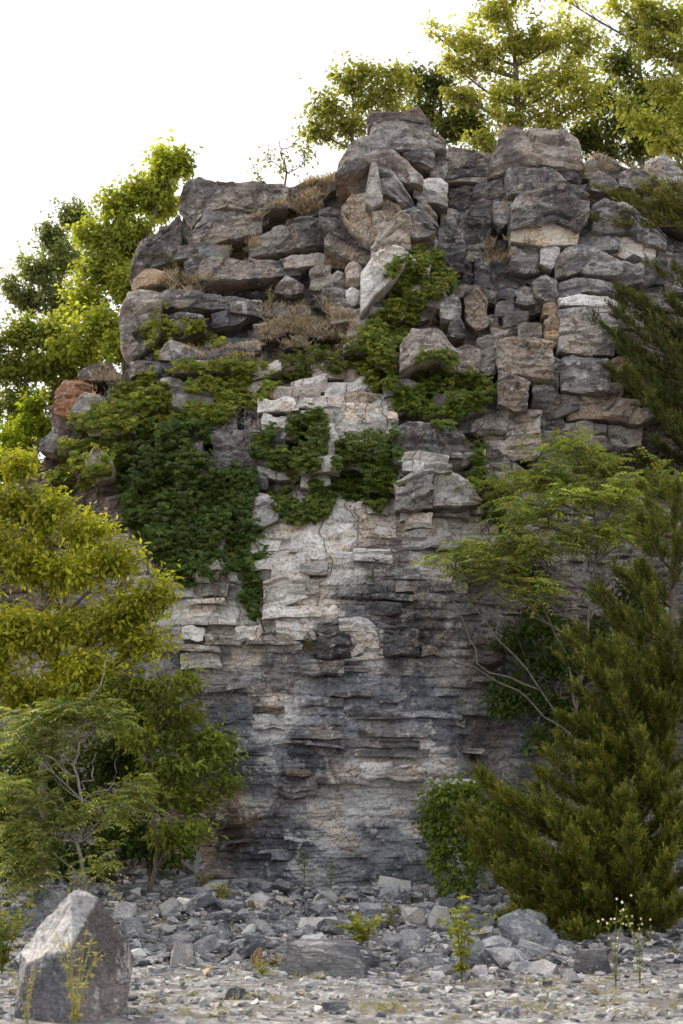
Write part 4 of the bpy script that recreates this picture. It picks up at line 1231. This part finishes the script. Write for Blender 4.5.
VD, VM, VY = (.06, .105, .028), (.135, .19, .035), (.33, .35, .04)
vine('thick creeper curtain over the left shoulder of the cliff', [(50, 478), (60, 455), (75, 430), (100, 405), (128, 385), (150, 378), (175, 385), (150, 405), (128, 420), (140, 440), (120, 470), (95, 480), (60, 488)], .30, VM, VY, stems=8)
vine('broad yellow-green creeper band along the bench edge on the left', [(128, 385), (150, 372), (190, 366), (230, 362), (262, 366), (285, 378), (283, 392), (258, 398), (240, 415), (215, 428), (190, 432), (150, 440), (132, 425), (122, 405)], .34, VM, VY, stems=8)
vine('dark green creeper mass hanging below the bench on the left', [(120, 445), (150, 428), (190, 425), (215, 432), (214, 465), (245, 470), (262, 480), (250, 530), (215, 540), (225, 560), (205, 585), (185, 590), (165, 570), (130, 530), (118, 490)], .36, VD, VM, hang=(.02, .3), stems=22)
vine('narrow creeper tongue hanging down the pale wall', [(222, 535), (250, 520), (262, 530), (266, 560), (262, 600), (254, 618), (244, 600), (242, 575), (225, 570)], .34, VD, VM, pex=.006, stems=5)
vine('square creeper patch in the middle left of the grey wall block', [(272, 430), (290, 415), (318, 415), (328, 432), (325, 455), (318, 480), (335, 500), (325, 515), (295, 524), (272, 512), (270, 490), (300, 484), (280, 470), (250, 462), (252, 448)], .36, VD, (.19, .23, .035), stems=6)
vine('creeper patch hanging left of the two pale square blocks', [(335, 445), (355, 432), (385, 436), (398, 430), (396, 470), (390, 500), (375, 506), (350, 495), (332, 490), (336, 468)], .38, VD, (.18, .225, .035), stems=5)
vine('large creeper running down below the overhanging rib', [(372, 300), (392, 275), (410, 255), (440, 262), (455, 285), (440, 300), (425, 305), (412, 325), (400, 345), (398, 375), (385, 395), (370, 392), (362, 365), (358, 335)], .36, (.10, .155, .028), (.30, .33, .045), pex=.004, stems=6)
vine('creeper growing round the centre column under its pale block', [(395, 375), (420, 362), (445, 360), (460, 378), (490, 378), (496, 400), (475, 412), (452, 420), (470, 432), (455, 445), (435, 430), (420, 415), (395, 412), (390, 395)], .34, (.085, .14, .026), (.25, .29, .04), stems=6)
vine('thin yellow creeper strip on the dark band of the upper left face', [(148, 330), (160, 312), (178, 308), (195, 322), (228, 330), (225, 345), (200, 348), (178, 338), (160, 338), (152, 358), (146, 350)], .20, (.18, .2, .025), VY, stems=3)
vine('low creeper fringe below the dry grass bench', [(282, 355), (310, 345), (345, 345), (365, 350), (362, 372), (330, 372), (300, 376), (280, 372)], .25, (.09, .12, .025), (.22, .23, .035), stems=3)
vine('small creeper on the wall right of the pale square blocks', [(468, 445), (478, 440), (486, 470), (500, 500), (510, 530), (495, 535), (482, 500), (470, 470)], .22, (.08, .13, .026), (.24, .28, .05), stems=3)


# ------------------------------------------------------------------ dry grass on the ledges
def tuft(lv, p, n, hgt, ca, cb, spread=0.5, w=0.012):
    d = unit(np.array([0, -0.15, 1.0]) + RNG.normal(size=(n, 3)) * spread * np.array([1, 1, .3]))
    L = hgt * RNG.uniform(0.45, 1.1, n)
    b0 = np.asarray(p) + RNG.normal(size=(n, 3)) * np.array([.06, .06, .005])
    lv.add(b0, d, rdir(n), L, w, mixcol(ca, cb, n))


DRY1, DRY2 = (.38, .30, .20), (.60, .49, .35)
dry = Leaves()
for poly, n, hg in [([(258, 222), (300, 205), (318, 190), (318, 210), (285, 224), (262, 230)], 130, .28), ([(222, 250), (255, 240), (262, 250), (225, 256)], 60, .16),
                    ([(160, 290), (172, 268), (200, 280), (230, 292), (225, 300), (170, 296)], 110, .26), ([(262, 330), (290, 320), (330, 318), (356, 312), (360, 345), (320, 350), (280, 352), (262, 345)], 190, .22),
                    ([(262, 300), (300, 300), (350, 305), (350, 320), (262, 322)], 80, .2), ([(300, 170), (335, 160), (340, 182), (300, 190)], 90, .26), ([(180, 340), (262, 345), (262, 362), (190, 362)], 70, .18),
                    ([(100, 375), (122, 365), (125, 385), (90, 410)], 40, .2), ([(480, 245), (510, 240), (512, 262), (482, 270)], 50, .22), ([(460, 150), (500, 145), (500, 155), (460, 158)], 50, .2), ([(585, 160), (650, 165), (650, 175), (590, 175)], 60, .2)]:
    pa = np.array(poly, float)
    c = 0
    for _ in range(n * 6):
        x = random.uniform(pa[:, 0].min(), pa[:, 0].max()); yv = random.uniform(pa[:, 1].min(), pa[:, 1].max())
        if not in_poly(np.array(x), np.array(yv), poly): continue
        q = at(x, yv, float(F(x, yv)))
        h, _n = hit_front(q[0], q[2])
        if h is None: continue
        tuft(dry, (h.x, h.y - .02, h.z - 0.05), 16, hg, DRY1, DRY2, .45, .010)
        c += 1
        if c >= n: break
tag(dry.buf(0.25, .3).obj('dry_grass', M_GRASS), 'dry tan grass on the ledges and bench of the cliff', 'grass', None, 'stuff')


def weed(name, label, p, hgt, n_st, ca, cb, leaf=.07, kind='lance', per=14, spread=.35, flowers=None, cat='weed', stemcol=(.16, .18, .04), w=.4, group='weeds', droop=.2):
    root = empty(name, tuple(p), label, cat, group)
    st = Buf(); lv = Leaves(); fl = Leaves(); nf = 0
    for k in range(n_st):
        d = np.array([RNG.normal() * spread, RNG.normal() * spread, 1.0])
        e = d * hgt * RNG.uniform(.65, 1.05)
        c = np.array([d[0] * .2, d[1] * .2, .6]) * hgt
        path = bez(np.zeros(3), c, e, 8)
        tube(st, path, np.linspace(.005, .002, 8), stemcol, 4)
        f = RNG.random(per) ** .8
        q = path[np.clip((f * 7).astype(int), 1, 7)] + RNG.normal(size=(per, 3)) * .01
        dd = unit(rdir(per) * np.array([1, 1, .4]) + np.array([0, 0, .35]))
        L = leaf * RNG.uniform(.6, 1.2, per)
        lv.add(q, dd, unit(np.array([0, -.2, 1]) + rdir(per) * .5), L, L * w, mixcol(ca, cb, per))
        if flowers:
            for m in range(4):
                c0 = path[-1 - (m % 3)] + RNG.normal(size=3) * np.array([.04, .04, .05])
                k2 = 6
                th = np.arange(k2) * 2 * math.pi / k2
                dd = np.stack([np.cos(th), np.full(k2, -.3), np.sin(th)], -1)
                fl.add(np.tile(c0, (k2, 1)), dd, np.array([0, -1.0, .2]), .015, .011, flowers)
                nf += 1
    st.obj('stem', M_BARK, root, True)
    lv.buf(droop).obj('leaves', M_LEAF, root)
    if nf: tag(fl.buf(0).obj('flowers', M_GRASS, root), kind='stuff')
    return root


def gp(px, py):
    """ground point under a pixel"""
    d = 12.0
    for k in range(60):
        p = at(px, py, d)
        g = float(gz(p[0], p[1]))
        if p[2] <= g: break
        d += 0.2
    lo, hi = d - .2, d
    for k in range(20):
        m = (lo + hi) / 2; p = at(px, py, m)
        if p[2] > float(gz(p[0], p[1])): lo = m
        else: hi = m
    return at(px, py, lo)


def face_weed(label, px, py, hgt, **kw):
    q = at(px, py, float(F(px, py)))
    h, _n = hit_front(q[0], q[2])
    return weed('ledge_weed', label, (h.x, h.y - .02, h.z - .02), hgt, **kw)


# ------------------------------------------------------------------ loose rocks
def stone_mesh(name, seed, sub=2, flat=0.6, npts=16, jag=.06, col=(.38, .38, .39)):
    r = random.Random(seed)
    bm = bmesh.new()
    for k in range(npts):
        v = Vector((r.uniform(-1, 1), r.uniform(-1, 1), r.uniform(-1, 1)))
        m = max(abs(v.x), abs(v.y), abs(v.z))
        v = v / m * r.uniform(.75, 1)
        bm.verts.new((v.x * .5, v.y * .5 * r.uniform(.7, 1), v.z * .5 * flat))
    bmesh.ops.convex_hull(bm, input=bm.verts)
    loose = [v for v in bm.verts if not v.link_faces]
    bmesh.ops.delete(bm, geom=loose, context='VERTS')
    bmesh.ops.triangulate(bm, faces=bm.faces)
    if sub:
        bmesh.ops.subdivide_edges(bm, edges=bm.edges, cuts=sub, use_grid_fill=True)
        bmesh.ops.triangulate(bm, faces=bm.faces)
        co = np.array([v.co for v in bm.verts]); bm.normal_update()
        no = np.array([v.normal for v in bm.verts])
        n = fbm(co[:, 0] * 4 + seed, co[:, 1] * 4, co[:, 2] * 6, 3)
        co = co + no * (n * jag)[:, None]
        for v, c in zip(bm.verts, co): v.co = c
    bm.verts.index_update()
    V = np.array([v.co for v in bm.verts]); T_ = np.array([[v.index for v in f.verts] for f in bm.faces])
    bm.free()
    V[:, 2] -= V[:, 2].min()
    b = Buf(); b.add(V, None, T_, np.append(np.array(col), 0.3))
    return b


PROTO = [stone_mesh('rock', 100 + i, 2, random.Random(i).uniform(.4, .85), 14 + i % 5) for i in range(14)]
PM = [p.mesh('rock', M_STONE) for p in PROTO]
PALEM = [stone_mesh('rock', 300 + i, 2, .6, 14, .06, (.62, .61, .59)).mesh('rock', M_STONE) for i in range(4)]
TANM = [stone_mesh('rock', 400 + i, 2, .7, 14, .06, (.42, .27, .15)).mesh('rock', M_STONE) for i in range(2)]
DARKM = [stone_mesh('rock', 500 + i, 2, .7, 14, .06, (.24, .243, .26)).mesh('rock', M_STONE) for i in range(3)]


def rock(me, p, sx, sy, sz, rz, label, group=None, tilt=0.0, name='rock', sink=.2):
    o = bpy.data.objects.new(name, me)
    COL.objects.link(o)
    o.location = (p[0], p[1], p[2] - sink * sz * .5)
    o.scale = (sx, sy, sz)
    o.rotation_euler = (random.uniform(-tilt, tilt), random.uniform(-tilt, tilt), rz)
    return tag(o, label, 'rock', group)


# the large foreground boulder
def boulder():
    d = 12.6
    mpp = d / FPX / 1.04
    def w(px, py, dy): return at(px, py, d + dy)
    pts = [w(79, 886, .32), (w(70, 893, .15)), w(92, 897, .45), w(40, 925, .20), w(20, 952, .30), w(26, 962, .02), w(48, 955, -.12), w(72, 948, -.28), w(74, 922, -.02), w(100, 898, .2),
           w(112, 915, .25), w(128, 945, .35), w(133, 958, .45), w(128, 985, .3), w(120, 1018, .25), w(76, 1000, -.30), w(14, 1010, .1), w(12, 1036, .1), w(70, 1040, -.38), w(118, 1036, .15),
           w(130, 990, .9), w(30, 960, .9), w(85, 900, .7), w(20, 1030, .9), w(122, 1030, .9), w(60, 920, .75)]
    bm = bmesh.new()
    for p in pts: bm.verts.new(tuple(p))
    bmesh.ops.convex_hull(bm, input=bm.verts)
    bmesh.ops.delete(bm, geom=[v for v in bm.verts if not v.link_faces], context='VERTS')
    bmesh.ops.triangulate(bm, faces=bm.faces)
    for k in range(4):
        ed = [e for e in bm.edges if e.calc_length() > .045]
        bmesh.ops.subdivide_edges(bm, edges=ed, cuts=1)
        bmesh.ops.triangulate(bm, faces=bm.faces)
    bm.normal_update(); bm.verts.index_update()
    co = np.array([v.co for v in bm.verts]); no = np.array([v.normal for v in bm.verts])
    n = .045 * fbm(co[:, 0] * 3, co[:, 1] * 3, co[:, 2] * 2, 4) + .022 * fbm(co[:, 0] * 16, co[:, 1] * 16, co[:, 2] * 5, 3) + .010 * fbm(co[:, 0] * 40, co[:, 1] * 40, co[:, 2] * 30, 2)
    co = co + no * n[:, None]
    # buried to the ground
    T_ = np.array([[v.index for v in f.verts] for f in bm.faces])
    bm.free()
    z0 = co[:, 2].min()
    g = float(gz(co[:, 0].mean(), co[:, 1].mean()))
    low = co[:, 2] < g + .25
    co[low, 2] = np.where(co[low, 2] < g + .05, g - .12, co[low, 2])
    org = np.array([co[:, 0].mean(), co[:, 1].mean(), g])
    lit_top = sstep(.32, .62, no[:, 2] - .30 * no[:, 0]) * sstep(-.2, .1, -no[:, 0] + .5)  # light painted into the tint: up-left faces pale, front dark
    c = np.array([.155, .155, .172]) * (1 - lit_top[:, None]) + np.array([.56, .54, .52]) * lit_top[:, None]
    br = sstep(.1, .6, no[:, 0])[:, None]  # right-facing side painted a shaded brown
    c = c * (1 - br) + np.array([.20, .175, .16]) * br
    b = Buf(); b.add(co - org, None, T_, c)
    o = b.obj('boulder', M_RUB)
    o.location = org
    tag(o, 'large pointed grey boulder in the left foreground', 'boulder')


boulder()

BIG = [  # px, py of base, width px, height px, mesh, label
    (325, 976, 84, 30, 'slab', 'long flat grey slab lying at the front of the rubble'),
    (537, 955, 62, 46, 'dark', 'large dark angular rock in front of the cedar'),
    (508, 972, 44, 22, 'grey', 'squarish grey rock just left of the large dark angular rock'),
    (594, 974, 36, 22, 'slabgrey', 'tilted grey slab below the cedar right of the small white stone'),
    (573, 980, 17, 12, 'pale', 'small white stone between the dark rock and the tilted slab'),
    (478, 962, 30, 26, 'grey', 'rounded grey rock behind the leafy weed'),
    (46, 918, 36, 28, 'grey', 'large grey rock behind the pointed boulder on its left'),
    (36, 930, 26, 22, 'dark', 'dark rock tucked behind the left flank of the boulder'),
    (124, 922, 28, 22, 'grey', 'flat-faced grey rock just right of the boulder top'),
    (133, 938, 30, 20, 'dark', 'dark low rock right of the boulder'),
    (181, 966, 22, 26, 'pale', 'upright pale stone left of the centre rubble'),
    (257, 968, 12, 20, 'tan', 'small upright tan stone left of the long slab'),
    (252, 910, 10, 10, 'tan', 'small orange stone high on the rubble'),
    (310, 952, 60, 20, 'pale', 'broad pale rock directly behind the long slab'),
    (228, 914, 34, 14, 'grey', 'flat grey rock at the upper edge of the rubble'),
    (312, 918, 22, 16, 'dark', 'dark blue-grey stone below the wall foot in the middle'),
    (324, 908, 14, 14, 'pale', 'pale pointed stone at the wall foot in the middle'),
    (226, 945, 24, 22, 'dark', 'dark squarish stone in the middle of the left rubble'),
    (335, 1012, 30, 9, 'slabgrey', 'flat grey slab set in the foreground gravel'),
    (510, 1018, 24, 9, 'dark', 'low dark stone in the right foreground gravel'),
    (313, 979, 22, 8, 'pale', 'low pale stone just below the long slab'),
    (415, 925, 24, 20, 'pale', 'pale rock at the wall foot left of the leafy weed'),
    (410, 950, 34, 22, 'grey', 'grey block right of the long slab'),
    (440, 930, 22, 26, 'pale', 'upright pale grey rock behind the leafy weed'),
    (190, 868, 30, 22, 'grey', 'grey rock under the small tree by the wall corner'),
    (232, 1000, 20, 14, 'dark', 'dark wedge stone in the left foreground gravel'),
    (203, 1006, 18, 9, 'pale', 'small pale stone in the left foreground gravel'),
]
random.seed(21)
slabm = stone_mesh('rock', 777, 4, .95, 30, .03, (.27, .265, .265)).mesh('rock', M_STONE)
for i, (px, py, w_, h_, kd, lab) in enumerate(BIG):
    p = gp(px, py)
    mpp = p[1] / FPX / 1.03
    W_, H_ = w_ * mpp, h_ * mpp
    if kd.startswith('slab'): me = slabm; fl = .95
    else:
        me = {'dark': DARKM, 'grey': PM, 'pale': PALEM, 'tan': TANM}[kd][i % (14 if kd == 'grey' else 3 if kd == 'dark' else 4 if kd == 'pale' else 2)]
    zs = max(v.co.z for v in me.vertices)
    o = rock(me, p + np.array([0, W_ * .3, 0]), W_ * 1.08, W_ * .8, H_ * 1.25 / zs, random.uniform(-.3, .3) if kd.startswith('slab') else random.uniform(0, 6.28), lab, 'loose rocks below the cliff', 0.08, sink=.3)

gen = []
rr = random.Random(8)
while len(gen) < 13000:
    yv = rr.uniform(12.4, 24.6); hw = yv * .25
    x = rr.uniform(-hw, hw)
    f = float(sstep(15.3, 17.5, np.array(yv + .8 * math.sin(x * 1.3))))
    if rr.random() > .3 + .7 * f: continue
    s = .035 * math.exp(rr.gauss(.35, .78))
    if f < .5: s = min(s, .13)
    s = min(s, .5)
    gen.append((s, x, yv))
gen.sort(reverse=True)
gzz = gz(np.array([g[1] for g in gen]), np.array([g[2] for g in gen]))
small = Buf()
SP_ = [stone_mesh('s', 900 + i, 0, random.Random(i).uniform(.4, .8), 10) for i in range(10)]
SPA = [p.arrays() for p in SP_]
for i, (s, x, yv) in enumerate(gen):
    lift = rr.random() * .05 * (1 if yv > 17 else 0)
    if i < 270:
        k = rr.random()
        me = PALEM[i % 4] if k < .16 else DARKM[i % 3] if k < .34 else TANM[0] if k < .36 and i > 90 else PM[i % 14]
        lab = ('pale whitish fragment' if me in PALEM else 'dark blue-grey fragment' if me in DARKM else 'rusty brown fragment' if me in TANM else 'mid-grey fragment') + ' of broken limestone lying in the rubble below the cliff'
        rock(me, (x, yv, gzz[i] + lift), s * rr.uniform(.9, 1.4), s * rr.uniform(.7, 1.1), s * rr.uniform(.6, 1.0), rr.uniform(0, 6.28), lab, 'loose rocks below the cliff', .35, sink=.3)
    else:
        V, _, T3, _c = SPA[i % 10]
        a = rr.uniform(0, 6.28)
        tl = rr.uniform(-.5, .5)
        sc = np.array([rr.uniform(.8, 1.4), rr.uniform(.7, 1.1), rr.uniform(.6, 1.1)]) * s
        q = V * sc
        q = np.stack([q[:, 0], q[:, 1] * math.cos(tl) - q[:, 2] * math.sin(tl), q[:, 1] * math.sin(tl) + q[:, 2] * math.cos(tl)], -1)
        q = np.stack([q[:, 0] * math.cos(a) - q[:, 1] * math.sin(a), q[:, 0] * math.sin(a) + q[:, 1] * math.cos(a), q[:, 2]], -1)
        k = rr.random()
        c = np.array((.52, .51, .49) if k < .22 else (.23, .233, .25) if k < .42 else (.46, .36, .26) if k < .47 else (.40, .40, .41)) * rr.uniform(.7, 1.25)
        small.add(q + np.array([x, yv, gzz[i] + lift - s * .12]), None, T3, np.append(c, rr.random()))
tag(small.obj('rubble', M_RUB), 'scattered small limestone chips filling the ground below the cliff', 'rubble', None, 'stuff')

# ------------------------------------------------------------------ weeds and grass on the ground
WG1, WG2 = (.17, .20, .03), (.33, .33, .06)
weed('tall_weed', 'tall thin yellow-green weed in front of the large boulder', gp(88, 1024) + np.array([0, -.6, .0]), .85, 9, (.28, .26, .08), (.48, .44, .16), leaf=.055, per=22, spread=.26, stemcol=(.32, .30, .1), w=.3)
weed('tall_weed', 'short weed at the lower left of the boulder', gp(35, 1024) + np.array([0, -.3, 0]), .5, 5, (.28, .26, .08), (.42, .38, .12), leaf=.05, per=10, spread=.2, stemcol=(.32, .30, .1), w=.3)
weed('broadleaf_plant', 'upright pale green strap-leaved plant behind the boulder top', gp(72, 915), .66, 5, (.22, .25, .06), (.38, .38, .1), leaf=.26, per=4, spread=.15, w=.2, droop=0)
weed('flowering_weed', 'white flowering weed in front of the cedar at lower right', gp(616, 990), .95, 3, (.12, .15, .03), (.22, .25, .06), leaf=.07, per=12, spread=.12, flowers=(.8, .78, .76), w=.25)
weed('flowering_weed', 'branching seedy weed just right of the white flowering weed', gp(640, 985), .85, 4, (.16, .18, .05), (.30, .30, .1), leaf=.05, per=14, spread=.32, flowers=(.55, .52, .36), w=.25)
weed('leafy_weed', 'upright leafy green weed in front of the rubble right of centre', gp(462, 985), .95, 9, (.13, .165, .022), (.28, .31, .05), leaf=.10, per=34, spread=.26)
weed('leafy_weed', 'bright yellow-green low weed behind the long slab', gp(362, 945), .36, 14, (.22, .24, .03), (.40, .40, .05), leaf=.12, per=10, spread=.8, w=.55)
weed('leafy_weed', 'green weed on the rubble right of the low yellow weed', gp(392, 930), .4, 5, (.14, .17, .03), (.28, .29, .05), leaf=.09, per=9, spread=.4, w=.5)
weed('thin_weed', 'slender weed standing against the wall foot left of centre', gp(304, 893), .75, 3, (.14, .17, .03), (.26, .28, .06), leaf=.1, per=12, spread=.07, w=.2)
weed('thin_weed', 'slender pale weed at the wall foot in the middle', gp(331, 897), .55, 3, (.17, .2, .05), (.30, .32, .09), leaf=.1, per=10, spread=.08, w=.2)
weed('leafy_weed', 'yellowish weed clump on the rubble near the wall corner', gp(222, 905), .35, 9, (.26, .24, .05), (.42, .38, .1), leaf=.1, per=8, spread=.6, w=.4)
weed('leafy_weed', 'pale weed clump at the top of the rubble below the small tree', gp(205, 890), .35, 7, (.20, .22, .05), (.38, .36, .1), leaf=.1, per=8, spread=.55, w=.4)
weed('leafy_weed', 'sprawling green weed at the left frame edge beside the boulder', gp(2, 975), .85, 26, (.10, .13, .015), (.24, .25, .03), leaf=.085, per=24, spread=.32)
weed('leafy_weed', 'green weed at the cedar foot left side', gp(440, 900), .35, 7, (.12, .15, .02), (.26, .28, .05), leaf=.08, per=10, spread=.5)
weed('leafy_weed', 'small yellow-green weed in front of the tan stone', gp(262, 975), .16, 9, (.25, .25, .05), (.40, .38, .09), leaf=.06, per=8, spread=.8, w=.3)
face_weed('small green sprig hanging on the dark part of the wall', 309, 650, .30, n_st=5, ca=(.12, .15, .02), cb=(.28, .27, .05), leaf=.09, per=8, spread=.35)
face_weed('dry yellowish weed clump on the upper left ledge', 178, 288, .95, n_st=10, ca=(.25, .22, .07), cb=(.42, .35, .14), leaf=.07, per=16, spread=.25, w=.3, stemcol=(.3, .25, .12))
face_weed('dry yellowish weeds on the bench left of the rib', 270, 312, .55, n_st=8, ca=(.24, .22, .07), cb=(.40, .33, .14), leaf=.06, per=14, spread=.3, w=.3, stemcol=(.3, .25, .12))
face_weed('pale weeds below the round stones on the bench', 322, 308, .45, n_st=7, ca=(.22, .22, .07), cb=(.40, .34, .14), leaf=.06, per=14, spread=.3, w=.3, stemcol=(.3, .25, .12))
face_weed('reddish dry weed at the right end of the bench', 350, 325, .5, n_st=6, ca=(.30, .13, .06), cb=(.42, .25, .14), leaf=.06, per=14, spread=.22, w=.3, stemcol=(.3, .15, .1))
face_weed('small green fern in a crack of the lower wall', 474, 760, .22, n_st=8, ca=(.06, .10, .015), cb=(.13, .17, .03), leaf=.08, per=8, spread=.7)
face_weed('green sprig in a crack of the pale wall', 373, 582, .2, n_st=5, ca=(.10, .13, .02), cb=(.2, .22, .04), leaf=.06, per=8, spread=.5)

gg = Leaves()
for k in range(330):
    yv = rr.uniform(12.6, 23.8); x = rr.uniform(-.25, .25) * yv
    if vnoise(np.array(x * .8), np.array(yv * .9), 3.3) < .12: continue
    z = float(gz(x, yv))
    tuft(gg, (x, yv, z), 14, rr.uniform(.06, .16), (.20, .20, .05), (.42, .37, .14), .7, .008)
for (px, py, n) in [(262, 972, 10), (380, 1008, 16), (400, 1012, 12), (550, 1010, 12), (60, 1015, 6), (300, 890, 8), (350, 893, 10), (380, 893, 8), (230, 895, 10), (640, 1015, 8), (520, 1010, 8)]:
    for k in range(n):
        p = gp(px + rr.gauss(0, 16), py + rr.gauss(0, 4))
        tuft(gg, p, 7, rr.uniform(.06, .16), (.20, .19, .07), (.36, .32, .15), .8, .007)
tag(gg.buf(.2, .3).obj('ground_grass', M_GRASS), 'sparse yellow-green grass tufts scattered over the gravel', 'grass', None, 'stuff')
